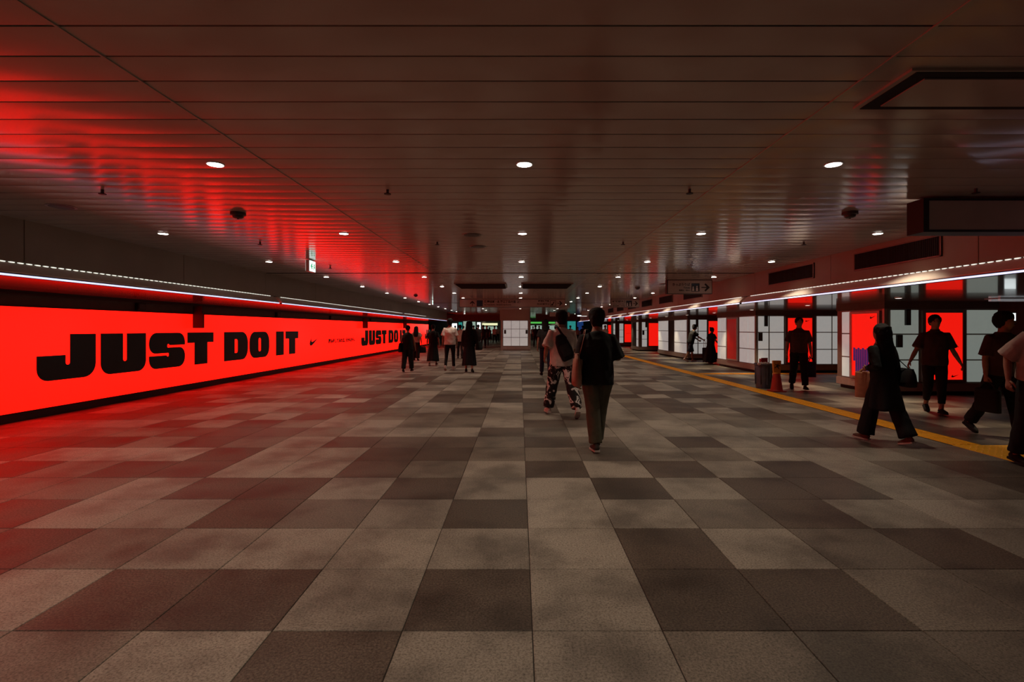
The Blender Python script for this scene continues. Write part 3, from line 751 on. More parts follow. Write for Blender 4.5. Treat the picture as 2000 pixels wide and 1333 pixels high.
MB().lathe([(.078, .41), (.072, .44)], (0, 0, 0), 22).build('collar', 'coneyel', t, local=True)
cp = MB().prism(fillet([(-.075, .43, .01), (.075, .43, .01), (.092, .71, .012), (-.092, .71, .012)], 3), lambda a, b, d: (a, d, b), -.03, .03).build('warning_plate', 'coneyel', t, local=True)
fo = flat('slipping_figure', [[(.0, .02), (.03, .05), (.055, .045), (.09, .0), (.10, .015), (.075, .06), (.10, .075), (.12, .06), (.125, .075), (.1, .1), (.07, .09), (.085, .125), (.07, .135), (.05, .1), (.03, .12), (.0, .11), (.01, .1), (.03, .1), (.04, .08), (.02, .065), (-.01, .035)]], 'print'); fo.matrix_basis = Matrix.Translation((-.055, -.032, .51)) @ ORI['-Y'].to_4x4(); attach(fo, cp, True)

# ================================================================== PEOPLE
def cloth(name, col, rough=.85, var=.15): M[name] = mat(name, col, rough, 0, var, 14, spec=.25, bump=.35, bscale=22)
for nm, c in dict(skin=(.30, .17, .12), hair=(.006, .005, .005), c_black=(.008, .008, .009), c_dark=(.018, .016, .017), c_navy=(.012, .012, .03), c_olive=(.075, .068, .045),
                  c_grey=(.52, .46, .42), c_white=(.75, .68, .64), c_shirt=(.30, .23, .20), c_beige=(.42, .31, .26), c_brown=(.055, .03, .027), c_denim=(.015, .018, .04), c_pink=(.36, .21, .17),
                  sole=(.45, .40, .37), shoe_w=(.5, .42, .4), shoe_b=(.012, .01, .01), shoe_tan=(.12, .06, .045), shoe_d=(.05, .045, .04), tote=(.30, .17, .125), kraft=(.42, .21, .12), lip=(.2, .07, .06)).items(): cloth(nm, c)
def camo():
    m = mat('camouflage_cloth', (.2, .2, .2), .85, spec=.2); nt = m.node_tree; b = nt.nodes['Principled BSDF']
    tc = nt.nodes.new('ShaderNodeTexCoord'); n = nt.nodes.new('ShaderNodeTexNoise'); n.inputs['Scale'].default_value = 11; n.inputs['Detail'].default_value = 1.5; n.inputs['Distortion'].default_value = .8
    r = nt.nodes.new('ShaderNodeValToRGB'); r.color_ramp.interpolation = 'CONSTANT'; e = r.color_ramp.elements
    e[0].color = (.012, .010, .010, 1); e[1].position = .50; e[1].color = (.06, .045, .045, 1)
    q = e.new(.565); q.color = (.55, .50, .48, 1); q = e.new(.68); q.color = (.012, .01, .01, 1)
    nt.links.new(tc.outputs['Object'], n.inputs['Vector']); nt.links.new(n.outputs[0], r.inputs[0]); nt.links.new(r.outputs[0], b.inputs['Base Color']); return m
M['camo'] = camo()
BAKE = []
def lerp(a, b, t): return a + (b - a) * t
def person(label, x, y, head_deg, H, pose, top, bottom, hair='short', shoe='shoe_b', vox=.016, group=None, face=False, name='person', dz=0.0):
    s = H / 1.72
    root = empty(name, (x, y, dz), R(head_deg)); tag(root, label, 'person', group)
    lean = R(pose.get('lean', 2)); hy = R(pose.get('hy', 0)); hp = R(pose.get('hp', 0)); stance = pose.get('stance', 0)
    legs = {}
    for side, key in ((-1, 'L'), (1, 'R')):
        th, kn, fp, ab = (list(pose.get(key, (0, 3, 0, 2))) + [2])[:4]
        d = lambda a: Vector((side * math.sin(R(ab)), math.sin(R(a)) * math.cos(R(ab)), -math.cos(R(a)) * math.cos(R(ab))))
        hip = Vector((side * .09, 0, .92)); knee = hip + d(th) * .43; ank = knee + d(th - kn) * .41
        f = Vector((side * .10, math.cos(R(fp)), -math.sin(R(fp)))).normalized(); u = Vector((0, math.sin(R(fp)), math.cos(R(fp))))
        legs[side] = [hip, knee, ank, f, u]
    gz = min(min((a - u * .085 - f * .06).z, (a - u * .085 + f * .185).z) for h, k, a, f, u in legs.values())
    off = Vector((0, 0, -gz))
    for v in legs.values():
        for i in range(3): v[i] = v[i] + off
    pz = .92 - gz
    Rl = Matrix.Rotation(-lean, 3, 'X')
    def T(p):
        p = Vector(p); p.z += -gz; c = Vector((0, 0, pz)); return c + Rl @ (p - c)
    nk = Vector((0, .0, 1.50)); Rh = Matrix.Rotation(hy, 3, 'Z') @ Matrix.Rotation(-hp, 3, 'X')
    def TH(p): p = Vector(p); return T(nk + Rh @ (p - nk))
    arms = {}
    for side, key in ((-1, 'AL'), (1, 'AR')):
        sw, ab, el, inw = (list(pose.get(key, (0, 8, 10, 0))) + [0])[:4]
        sh = T((side * .168, -.005, 1.375))
        d1 = Vector((side * math.sin(R(ab)), math.sin(R(sw)) * math.cos(R(ab)), -math.cos(R(sw)) * math.cos(R(ab))))
        a2 = sw + el; ab2 = ab * .4 - inw
        d2 = Vector((side * math.sin(R(ab2)), math.sin(R(a2)) * math.cos(R(ab2)), -math.cos(R(a2)) * math.cos(R(ab2))))
        elb = sh + d1 * .285; wr_ = elb + d2 * .245
        wv = Vector((0, math.cos(R(a2)), math.sin(R(a2)))); nn = Vector((-side, 0, 0)); nn = (nn - d2 * nn.dot(d2)).normalized(); wv = (wv - d2 * wv.dot(d2)).normalized()
        arms[side] = (sh, elb, wr_, d2, wv, nn)
    # ---- body: one continuous surface
    b = MB()
    tor = [(.83, .11, .09), (.88, .155, .11), (.94, .165, .115), (1.03, .142, .10), (1.14, .148, .102), (1.27, .168, .108), (1.355, .168, .098), (1.41, .12, .075), (1.45, .07, .062), (1.50, .054, .057), (1.545, .052, .055)]
    b.tube([T((0, (.012 if 1.44 < z else 0) - .0, z)) for z, _, _ in tor], [(a, c) for _, a, c in tor], 16)
    hs = [(-.005, .022, .03, .032), (.01, .024, .044, .052), (.04, .015, .058, .078), (.08, .008, .067, .09), (.12, .0, .072, .095), (.16, -.005, .071, .093), (.195, -.008, .057, .075), (.216, -.01, .032, .042), (.223, -.01, .01, .012)]
    b.tube([TH((0, .02 + yo, 1.495 + z)) for z, yo, _, _ in hs], [(a, c) for _, _, a, c in hs], 16)
    b.tube([TH((0, .115, 1.625)), TH((0, .128, 1.592)), TH((0, .112, 1.575))], [.009, .014, .012], 6)      # nose
    b.tube([TH((-.022, .108, 1.545)), TH((0, .115, 1.545)), TH((.022, .108, 1.545))], [.007, .010, .007], 6, side=(0, 0, 1))   # lips
    for sd in (-1, 1): b.ell(TH((sd * .074, .012, 1.605)), (.012, .02, .032), 8, 6)
    fing = MB()
    for side, (sh, el, wr_, d2, wv, nn) in arms.items():
        b.tube([sh + Vector((-side * .04, 0, .0)), sh, lerp(sh, el, .5), el, lerp(el, wr_, .35), wr_], [.042, .051, .046, .037, .039, .025], 10)
        pe = wr_ + d2 * .085
        b.tube([wr_ - d2 * .015, wr_ + d2 * .03, wr_ + d2 * .065, pe], [(.024, .019), (.034, .017), (.039, .016), (.037, .013)], 10, side=wv)
        grip = pose.get('gripL' if side < 0 else 'gripR', 0)
        cur = (18, 28, 25) if not grip else (62, 75, 45)
        for q, (wo, ln) in enumerate(((.028, .068), (.0095, .078), (-.0095, .073), (-.028, .056))):
            p = pe - d2 * .012 + wv * wo; ang = 0; pts = [p]
            for c_, fr in zip(cur, (.45, .32, .23)):
                ang += R(c_ + q * 3); dd = d2 * math.cos(ang) + nn * math.sin(ang); p = p + dd * (ln * fr); pts.append(p)
            fing.tube(pts, [.0092, .0088, .0078, .0055], 6, side=wv)
        p = wr_ + d2 * .025 + wv * .026; d0 = (d2 * .72 + wv * .6 + nn * .3).normalized(); d1_ = (d2 * .9 + wv * .15 + nn * .4).normalized()
        fing.tube([p - d0 * .01, p + d0 * .035, p + d0 * .035 + d1_ * .03, p + d0 * .035 + d1_ * .048], [.012, .0105, .009, .006], 6, side=wv)
    for side, (hip, kn, an, f, u) in legs.items():
        b.tube([hip + Vector((0, 0, .03)), hip - Vector((0, 0, .06)), lerp(hip, kn, .5), kn, lerp(kn, an, .33), an, an - u * .04], [.075, .083, .073, .052, .053, .036, .036], 10)
        b.tube([an - u * .055 - f * .045, an - u * .055 + f * .05, an - u * .065 + f * .15], [(.03, .025), (.036, .026), (.032, .018)], 8)
    def scaled(m):
        m.v = [tuple(Vector(v) * s) for v in m.v]; return m
    bo = scaled(b).build('body', 'skin', root, True, True); scaled(fing); BAKE.append((bo, min(vox, .011), 0, fing))
    if face:
        for sd in (-1, 1):
            e = MB().ell(TH((sd * .031, .094, 1.615)), (.013, .012, .009), 8, 6); scaled(e).build('eye', 'hair', root, True, True)
    # ---- top
    tk, tm = top['kind'], top.get('m', 'c_black'); lo = top.get('loose', .02); hem = top.get('hem', .86)
    g_ = MB(); zz = [hem, hem + .05, 1.0, 1.12, 1.26, 1.355, 1.40, 1.43, 1.455]
    flare = top.get('flare', .0)
    rr = [(.158, .112), (.160, .114), (.155, .108), (.156, .108), (.17, .11), (.172, .10), (.145, .088), (.10, .075), (.066, .064)]
    sec = [(z, a, c) for z, (a, c) in zip(zz, rr) if z >= hem - 1e-6]
    sec = sorted(sec)
    g_.tube([T((0, 0, z)) for z, _, _ in sec], [(a + lo * (1 if z < 1.3 else .6 if z < 1.36 else .25) + flare * max(0, (1.2 - z)), c + lo * (.9 if z < 1.3 else .5 if z < 1.36 else .2) + flare * .8 * max(0, (1.2 - z))) for z, a, c in sec], 20)
    if tk in ('tee', 'long'):
        for side, (sh, el, wr_, d2, wv, nn) in arms.items():
            if tk == 'tee':
                e = top.get('sl', .72)
                g_.tube([sh + Vector((-side * .07, 0, .005)), sh + Vector((0, 0, .0)), lerp(sh, el, e * .5), lerp(sh, el, e)], [.045, .056 + lo * .25, .057 + lo * .5, .06 + lo * .8], 12)
            else:
                g_.tube([sh + Vector((-side * .07, 0, .005)), sh, lerp(sh, el, .5), el, lerp(el, wr_, .5), lerp(el, wr_, .95)], [.045, .056 + lo * .25, .053 + lo * .5, .048 + lo * .5, .043 + lo * .4, .034 + lo * .3], 12)
    BAKE.append((scaled(g_).build('shirt', tm, root, True, True), vox, .010, None))
    if top.get('collar'):
        cm = MB(); cm.tube([T((0, .006, 1.43)), T((0, .01, 1.478))], [(.078, .072), (.067, .067)], 16); scaled(cm).build('collar', tm, root, True, True)
    # ---- bottom
    bk, bm = bottom['kind'], bottom.get('m', 'c_black')
    if bk in ('trousers', 'shorts'):
        g_ = MB(); rk, rh_ = bottom.get('knee', .072), bottom.get('hemr', .07); lo2 = bottom.get('loose', .0)
        g_.tube([T((0, 0, .82)), T((0, 0, .88)), T((0, 0, .95)), T((0, 0, 1.01))], [(.12, .10), (.168 + lo2, .122 + lo2), (.172 + lo2, .122 + lo2), (.15, .11)], 16)
        for side, (hip, kn, an, f, u) in legs.items():
            if bk == 'trousers':
                ext = bottom.get('end', .97)
                g_.tube([hip + Vector((0, 0, .04)), hip - Vector((0, 0, .07)), lerp(hip, kn, .55), kn, lerp(kn, an, .5), lerp(kn, an, ext)], [.085, .098 + lo2, .086 + lo2, rk, lerp(rk, rh_, .55), rh_], 12)
            else:
                g_.tube([hip + Vector((0, 0, .04)), hip - Vector((0, 0, .07)), lerp(hip, kn, .55), lerp(hip, kn, 1.0), lerp(kn, an, .12)], [.085, .10 + lo2, .092 + lo2, .085 + lo2, .082 + lo2], 12)
        BAKE.append((scaled(g_).build('trousers' if bk == 'trousers' else 'shorts', bm, root, True, True), vox, .011, None))
    if bk == 'skirt':
        zh = bottom.get('hem', .3); rx, ry = bottom.get('rx', .27), bottom.get('ry', .24); nf = bottom.get('folds', 9)
        kc = (legs[-1][1] + legs[1][1] + legs[-1][2] + legs[1][2]) / 4
        v = []; fs = []; n = 72; K = 12
        for i in range(K + 1):
            t_ = i / K; z = lerp(1.02 - gz, zh, t_); cxy = lerp(Vector((0, 0, 0)), Vector((kc.x, kc.y, 0)), t_)
            e = t_ ** .75
            for k in range(n):
                a = 2 * math.pi * k / n; fold = 1 + .085 * t_ * math.cos(nf * a + 1.3 * math.sin(2 * a) + .6 * t_)
                v.append((cxy.x + lerp(.152, rx, e) * fold * math.cos(a), cxy.y + lerp(.115, ry, e) * fold * math.sin(a), z + .012 * t_ * math.sin(3 * a)))
        for i in range(K):
            for k in range(n):
                a, c = i * n + k, i * n + (k + 1) % n; fs.append((c, a, a + n, c + n))
        fs.append(tuple(range(n))); fs.append(tuple(range(K * n, K * n + n))[::-1])
        sk = MB().add(v, fs); scaled(sk).build('skirt', bm, root, True, True)
        if bottom.get('under'):
            g_ = MB()
            for side, (hip, kn, an, f, u) in legs.items():
                g_.tube([hip - Vector((0, 0, .07)), lerp(hip, kn, .55), kn, lerp(kn, an, .5), lerp(kn, an, .98)], [.10, .10, .10, .105, .115], 12)
            BAKE.append((scaled(g_).build('trousers', bottom['under'], root, True, True), vox, .011, None))
    # ---- shoes
    for side, (hip, kn, an, f, u) in legs.items():
        base = an - u * .085; r_ = f.cross(u).normalized()
        g_ = MB(); g_.tube([base - f * .062 + u * .035, base - f * .05 + u * .043, base + u * .045 + f * .01, base + u * .038 + f * .08, base + u * .03 + f * .15, base + u * .025 + f * .185],
                           [(.02, .025), (.034, .04), (.037, .043), (.042, .034), (.038, .026), (.018, .015)], 12, side=r_)
        g_.tube([base + u * .05 - f * .01, base + u * .10 - f * .012], [(.038, .045), (.036, .04)], 10, side=r_)
        so = scaled(g_).build('shoe', shoe, root, True, True); BAKE.append((so, .009, 0, None))
        q = MB(); pf = [(-.066, .03), (-.05, .038), (0, .038), (.08, .045), (.15, .040), (.185, .02), (.19, .0)]
        poly = [(a, w_) for a, w_ in pf] + [(a, -w_) for a, w_ in pf[::-1]]
        q.prism(poly, lambda a, c, d: tuple(base + f * a + r_ * c + u * d), .0, .022); scaled(q).build('sole', 'sole' if shoe != 'shoe_b' else 'shoe_b', so, False, True)
    # ---- hair
    g_ = MB()
    g_.ell((0, 0, 0), (.094, .108, .098), 18, 12)
    for i, v in enumerate(g_.v):
        p = Vector(v); p = Vector((p.x, p.y, p.z)); g_.v[i] = tuple(TH(Vector((0, -.002, 1.645)) + p))
    if hair != 'bald':
        g_.tube([TH((0, -.045, 1.66)), TH((0, -.058, 1.60)), TH((0, -.05, 1.545))], [(.088, .055), (.082, .046), (.062, .028)], 12)
        if hair == 'thick': g_.tube([TH((0, -.03, 1.505)), TH((0, -.025, 1.55)), TH((0, -.015, 1.60)), TH((0, -.005, 1.65)), TH((0, -.003, 1.70)), TH((0, -.005, 1.745))], [(.05, .035), (.075, .058), (.094, .08), (.104, .105), (.098, .108), (.05, .06)], 16)
        if hair in ('long', 'mid'):
            zl = 1.18 if hair == 'long' else 1.38
            g_.tube([TH((0, -.02, 1.69)), TH((0, -.045, 1.6)), TH((0, -.06, 1.5)), TH((0, -.10, 1.40)), TH((0, -.125, lerp(1.4, zl, .5))), TH((0, -.13, zl))],
                    [(.10, .092), (.115, .085), (.122, .08), (.13, .06), (.125, .055), (.09, .035)] if hair == 'long' else [(.085, .08), (.093, .07), (.095, .065), (.09, .04), (.08, .03), (.07, .025)], 14)
        if hair == 'bun': g_.ell(TH((0, -.10, 1.70)), (.045, .045, .045), 10, 8)
        ho = scaled(g_).build('hair', 'hair', root, True, True); BAKE.append((ho, min(vox, .012), .008, None))
    root['_scale'] = s
    Wm = root.matrix_basis
    def W(p): return Wm @ (Vector(p) * s)
    inf = {'root': root, 's': s, 'handL': W(arms[-1][2] + arms[-1][3] * .085 + arms[-1][5] * .02), 'handR': W(arms[1][2] + arms[1][3] * .085 + arms[1][5] * .02), 'T': lambda p: W(T(p)), 'heading': R(head_deg)}
    del root['_scale']
    return inf

def pouch(w_, d_, h_, prof, m, name, parent, ex=3.2):
    """soft bag body, base at origin; prof = [(t, scale_w, scale_d)]"""
    v = []; fs = []; n = 20
    for t_, a, c in prof:
        for k in range(n):
            q = 2 * math.pi * k / n; co, si = math.cos(q), math.sin(q)
            v.append((w_ / 2 * a * abs(co) ** (2 / ex) * (1 if co > 0 else -1), d_ / 2 * c * abs(si) ** (2 / ex) * (1 if si > 0 else -1), h_ * t_))
    for i in range(len(prof) - 1):
        for k in range(n):
            a, c = i * n + k, i * n + (k + 1) % n; fs.append((a, c, c + n, a + n))
    fs.append(tuple(range(n))[::-1]); fs.append(tuple(range((len(prof) - 1) * n, len(prof) * n)))
    return MB().add(v, fs).build(name, m, parent, True, True)
SOFT = [(0, .86, .8), (.04, .97, .95), (.3, 1.0, 1.0), (.7, .96, .8), (.95, .9, .45), (1.0, .88, .35)]
STIFF = [(0, .95, .95), (.02, 1, 1), (.5, 1, 1), (.96, 1, .95), (1, .97, .9)]
def bag(label, loc, rz, w_, d_, h_, m, prof=SOFT, handles=None, hm=None, name='handbag', cat='bag', tilt=0):
    t = bpy.data.objects.new(name, None); COL.objects.link(t); t.matrix_basis = Matrix.Translation(loc) @ Matrix.Rotation(rz, 4, 'Z') @ Matrix.Rotation(tilt, 4, 'Y'); tag(t, label, cat)
    bd = pouch(w_, d_, h_, prof, m, 'bag_body', t)
    pouch(w_ * .9, d_ * .3 + .008, .012, [(0, 1, 1), (1, 1, 1)], hm or m, 'top_seam', t).location = (0, 0, h_ - .004)
    for hd in handles or []:      # points in world space
        inv = t.matrix_basis.inverted(); MB().tube([inv @ Vector(p) for p in hd], [(.012, .004)] * len(hd), 6).build('handle', hm or m, t, True, True)
    return t
def arc_handle(loc, rz, w_, h_, rise, d_=0):
    q = Matrix.Translation(loc) @ Matrix.Rotation(rz, 4, 'Z')
    return [q @ Vector((w_ * .3 * math.cos(a), d_, h_ - .01 + rise * math.sin(a))) for a in [math.pi * k / 8 for k in range(9)]]

WALK1 = dict(L=(22, 6, -6), R=(-16, 18, 28), AL=(-18, 8, 12), AR=(18, 8, 18), lean=3)
WALK2 = dict(L=(-16, 18, 28), R=(22, 6, -6), AL=(18, 8, 18), AR=(-18, 8, 12), lean=3)
SMALL = dict(L=(9, 3, -2), R=(-8, 10, 12), AL=(-6, 7, 10), AR=(6, 7, 12), lean=2)
SMALL2 = dict(L=(-8, 12, 14), R=(9, 3, -2), AL=(6, 7, 12), AR=(-6, 7, 10), lean=2)
NEAR = .0105
# 1 main walker
x, y = ground(1161, 884)
P = person('person in black shirt and olive trousers walking off with a tan tote bag', x + .05, y + .1, 2, 1.665, dict(L=(-5, 4, 2, -3.5), R=(13, 12, 6, -5), AL=(-6, 9, 20), AR=(6, 20, 98, 38), lean=2, hp=8), dict(kind='tee', m='c_black', loose=.042, hem=.80, sl=.95),
           dict(kind='trousers', m='c_olive', knee=.086, hemr=.078, loose=.012), hair='thick', shoe='shoe_d', vox=NEAR)
c = P['T']((-.235, .0, 0)); sh1 = P['T']((-.15, .05, 1.47)); sh2 = P['T']((-.15, -.05, 1.47)); lx, ly = c.x, c.y
bag('flat tan tote bag hanging at the side of the main walker', (lx - .025, ly, .775), R(90), .34, .11, .375, 'tote', [(0, .96, .75), (.03, 1, .95), (.3, 1, 1), (.7, .95, .7), (1, .88, .4)],
    handles=[[(lx - .0, ly + .08, 1.14), (lx + .04, ly + .07, 1.30), sh1, P['T']((-.12, .0, 1.475))], [(lx - .0, ly - .08, 1.14), (lx + .04, ly - .09, 1.30), sh2, P['T']((-.12, .0, 1.475))]], name='tote_bag', cat='tote bag')
# 2 camouflage walker
P = person('person in grey tee and camouflage trousers with black sling bag', .70, 8.33, 6, 1.725, dict(L=(17, 4, 0, 7), R=(-17, 16, 34, 6), AL=(-14, 20, 62, 8), AR=(12, 9, 40), lean=3), dict(kind='tee', m='c_grey', loose=.045, hem=.82, sl=.9),
           dict(kind='trousers', m='camo', knee=.098, hemr=.088, loose=.02), hair='thick', shoe='shoe_w', vox=NEAR)
T_ = P['T']
t = bpy.data.objects.new('sling_bag', None); COL.objects.link(t); t.matrix_basis = Matrix.Translation(T_((.08, -.20, .93))) @ Matrix.Rotation(R(6), 4, 'Z') @ Matrix.Rotation(R(-24), 4, 'Y'); tag(t, 'black sling bag across the back of the camouflage walker', 'sling bag')
pouch(.24, .12, .44, [(0, .75, .6), (.05, .92, .85), (.4, 1, 1), (.75, .85, .85), (.95, .5, .6), (1, .35, .4)], 'c_black', 'bag_body', t)
pouch(.15, .03, .20, [(0, .8, .8), (.1, 1, 1), (.9, 1, 1), (1, .8, .8)], 'c_dark', 'front_pocket', t).location = (0, -.055, .07)
inv = t.matrix_basis.inverted()
MB().tube([inv @ T_(p) for p in ((.04, -.17, 1.27), (-.04, -.165, 1.36), (-.09, -.12, 1.455), (-.115, -.03, 1.487), (-.10, .06, 1.46), (-.02, .155, 1.30), (.10, .18, 1.12), (.20, .13, 1.0), (.215, -.0, .94), (.17, -.15, .92))], [(.018, .004)] * 10, 6, side=(1, 0, .3)).build('strap', 'c_black', t, True, True)
# 3 dark figure beyond
x, y = ground(1066, 735)
person('dark dressed person walking ahead of the camouflage walker', x, y + .1, 0, 1.70, dict(SMALL, AL=(-8, 12, 12)), dict(kind='tee', m='c_dark', loose=.035, hem=.84), dict(kind='trousers', m='c_denim', knee=.07, hemr=.062), hair='mid', vox=.017)
# 4 left group
x, y = ground(795, 727)
P = person('woman in sleeveless black top and loose black trousers by the billboard', x, y + .1, 0, 1.53, dict(SMALL2, AL=(-4, 14, 14), AR=(4, 14, 14)), dict(kind='vest', m='c_black', loose=.04, hem=.80, flare=.05), dict(kind='trousers', m='c_black', knee=.10, hemr=.085, loose=.02), hair='bun', vox=.017)
c = P['T']((-.26, -.02, 0)); bag('black shoulder bag beside the woman in the sleeveless top', (c.x, c.y, .66), R(90), .3, .13, .3, 'c_black', handles=[[(c.x + .02, c.y - .08, .94), P['T']((-.18, -.03, 1.30)), P['T']((-.13, 0, 1.47))], [(c.x + .02, c.y + .08, .94), P['T']((-.18, .03, 1.30)), P['T']((-.13, 0, 1.47))]])
x, y = ground(812, 705)
P = person('long-haired woman in beige top and black trousers near the billboard', x, y + .1, 0, 1.53, dict(SMALL, AR=(-4, 14, 20)), dict(kind='tee', m='c_beige', loose=.04, hem=.90), dict(kind='trousers', m='c_black', knee=.095, hemr=.09, loose=.015), hair='long', vox=.018)
c = P['handR']; bag('black handbag held by the woman in the beige top', (c.x + .05, c.y, c.z - .36), R(20), .32, .14, .26, 'c_black', handles=[arc_handle((c.x + .05, c.y, c.z - .36), R(20), .32, .26, .10)])
x, y = ground(845, 715)
person('woman in black with a long flared skirt beyond the billboard end', x, y + .1, 0, 1.58, dict(SMALL2, AL=(6, 16, 10), AR=(-6, 14, 10)), dict(kind='tee', m='c_black', loose=.03, hem=.95), dict(kind='skirt', m='c_black', hem=.20, rx=.25, ry=.22), hair='bun', shoe='shoe_tan', vox=.018)
x, y = ground(878, 724)
person('man in white tee and slim black trousers with white sneakers', x, y + .1, -2, 1.74, dict(L=(-8, 14, 24), R=(7, 4, -2), AL=(-8, 12, 16), AR=(6, 9, 14), lean=1), dict(kind='tee', m='c_white', loose=.045, hem=.84, sl=.85), dict(kind='trousers', m='c_black', knee=.06, hemr=.05), hair='thick', shoe='shoe_w', vox=.016)
person('person in pinkish tee half hidden behind the white tee man', -2.86, 24.2, 0, 1.6, SMALL, dict(kind='tee', m='c_pink', loose=.04, hem=.86), dict(kind='trousers', m='c_black', knee=.07, hemr=.065), hair='short', vox=.022)
x, y = ground(916, 728)
P = person('woman in long loose black dress with a bag on her hip', x, y + .1, 0, 1.68, dict(SMALL, AR=(-4, 18, 24)), dict(kind='long', m='c_black', loose=.045, hem=.85), dict(kind='skirt', m='c_black', hem=.24, rx=.235, ry=.22, folds=7), hair='long', vox=.016)
c = P['T']((.33, .0, 0)); bag('black bag on the hip of the woman in the long dress', (c.x, c.y, .74), R(70), .34, .17, .27, 'c_black', handles=[[(c.x, c.y - .09, .99), P['T']((.24, -.03, 1.25)), P['T']((.14, 0, 1.475))], [(c.x, c.y + .09, .99), P['T']((.24, .03, 1.25)), P['T']((.14, 0, 1.475))]])
# couple with suitcase
P = person('stooping man in dark tee and shorts pushing a black suitcase', 7.42, 21.9, -88, 1.62, dict(L=(14, 8, 0), R=(-14, 14, 24), AL=(30, 4, 26), AR=(38, 6, 22), lean=16, hp=-4, gripR=1, gripL=1), dict(kind='tee', m='c_black', loose=.045, hem=.84), dict(kind='shorts', m='c_navy', loose=.012), hair='thick', shoe='shoe_w', vox=.018)
x, y = 7.86, 20.75
person('person in long black dress walking beside the suitcase', x, y, -70, 1.47, dict(SMALL, AR=(4, 20, 40), lean=6), dict(kind='tee', m='c_black', loose=.045, hem=.85), dict(kind='skirt', m='c_black', hem=.10, rx=.34, ry=.30), hair='bun', shoe='shoe_tan', vox=.018)
t = empty('suitcase', (8.08, 21.75, 0), R(0)); tag(t, 'black wheeled suitcase with raised handle between the stooping couple', 'suitcase')
MB().prism(fillet([(-.13, .05, .03), (.13, .05, .03), (.13, .62, .04), (-.13, .62, .04)], 4), lambda a, c, d: (a, d, c), -.21, .21).build('shell', 'c_black', t, local=True)
MB().tube([(-.1, -.1, .6), (-.1, -.1, .90), (-.1, .1, .90), (-.1, .1, .6)], [.01] * 4, 8).build('handle', 'steel', t, local=True)
for a, c in ((-.1, -.16), (.1, -.16), (-.1, .16), (.1, .16)): MB().tube([(a, c - .012, .026), (a, c + .012, .026)], [.026, .026], 12).build('wheel', 'black', t, local=True); MB().box(a - .01, a + .01, c - .016, c + .016, .03, .06).build('caster', 'black', t, local=True)
# man walking to the camera
x, y = ground(1565, 763)
P = person('man in dark short-sleeved shirt walking forward with a dark bag', x, y + .1, 160, 1.675, dict(L=(8, 3, -2), R=(-7, 18, 22), AL=(-2, 13, 8), AR=(-4, 15, 12), lean=1, gripL=1), dict(kind='tee', m='c_brown', loose=.04, hem=.88, sl=.85, collar=1), dict(kind='trousers', m='c_black', knee=.085, hemr=.075, loose=.012), hair='short', vox=.0125, face=True)
h = P['handL']; bag('dark upright shopping bag in the hand of the walking man', (h.x + .01, h.y, h.z - .46), R(0), .22, .12, .35, 'c_navy', STIFF, handles=[arc_handle((h.x + .01, h.y, h.z - .46), 0, .22, .35, .115, .03), arc_handle((h.x + .01, h.y, h.z - .46), 0, .22, .35, .115, -.03)], name='shopping_bag')
# woman with paper bag
P = person('woman with long black hair in tunic and wide trousers carrying a paper bag', 4.60, 6.38, 14, 1.50, dict(L=(15, 3, -3, 1), R=(-16, 8, 16, 1), AL=(-24, 10, 104, 22), AR=(-10, 8, 14), lean=4, hp=-10, gripL=1), dict(kind='long', m='c_black', loose=.026, hem=.82), dict(kind='skirt', m='c_black', hem=.50, rx=.235, ry=.22, folds=6, under='c_black'), hair='long', shoe='shoe_tan', vox=NEAR, face=True)
h = P['handL']; hb = (h.x + .05, h.y + .02, h.z - .375)
bag('creased tan paper carrier bag held by the long-haired woman', hb, R(-30), .27, .13, .33, 'kraft', [(0, .97, .95), (.02, 1, 1), (.5, 1, 1), (.95, .98, .85), (1, .97, .8)], handles=[arc_handle(hb, R(-30), .27, .33, .05, .04), arc_handle(hb, R(-30), .27, .33, .05, -.04)], name='paper_bag', cat='paper bag')
c = P['T']((.27, -.06, 0)); bag('black handbag on the far hip of the long-haired woman', (c.x, c.y, .72), R(80), .32, .14, .22, 'c_black', handles=[[(c.x, c.y - .08, .92), P['T']((.2, -.04, 1.25)), P['T']((.14, 0, 1.475))], [(c.x, c.y + .08, .92), P['T']((.2, .04, 1.25)), P['T']((.14, 0, 1.475))]])
# man with swinging arms
person('man in dark polo and cropped trousers striding with arms swung wide', 7.12, 8.65, 158, 1.665, dict(L=(12, 4, -2, -3), R=(-12, 14, 18, -3), AL=(-6, 20, 8, -18), AR=(6, 22, 12, -18), lean=0), dict(kind='tee', m='c_brown', loose=.032, hem=.84, sl=.85, collar=1), dict(kind='trousers', m='c_black', knee=.075, hemr=.055, end=.80, loose=.0), hair='short', vox=.011, face=True)
# right edge pair
P = person('dark clad walker with a black briefcase behind the white-shirted one', 6.46, 6.78, 182, 1.665, dict(L=(13, 4, -2, 2), R=(-15, 18, 26, 2), AL=(10, 8, 14), AR=(-6, 9, 12), lean=4, gripR=1, hy=55), dict(kind='tee', m='c_brown', loose=.04, hem=.86, sl=.9), dict(kind='trousers', m='c_black', knee=.085, hemr=.08, loose=.01), hair='thick', vox=.011)
h = P['handR']; bag('black briefcase in the hand of the dark clad walker', (h.x, h.y, h.z - .40), R(88), .36, .11, .30, 'c_black', STIFF, handles=[arc_handle((h.x, h.y, h.z - .40), R(88), .36, .30, .105)], name='briefcase', cat='briefcase')
P = person('person in pale shirt and black trousers with a black shoulder strap', 5.44, 5.28, 182, 1.69, dict(L=(7, 4, -2), R=(-5, 8, 10), AL=(10, 8, 10), AR=(-34, 14, 42), lean=6, hy=55), dict(kind='tee', m='c_shirt', loose=.055, hem=.90, sl=1.0, collar=1), dict(kind='trousers', m='c_black', knee=.09, hemr=.08, loose=.015), hair='thick', vox=NEAR)
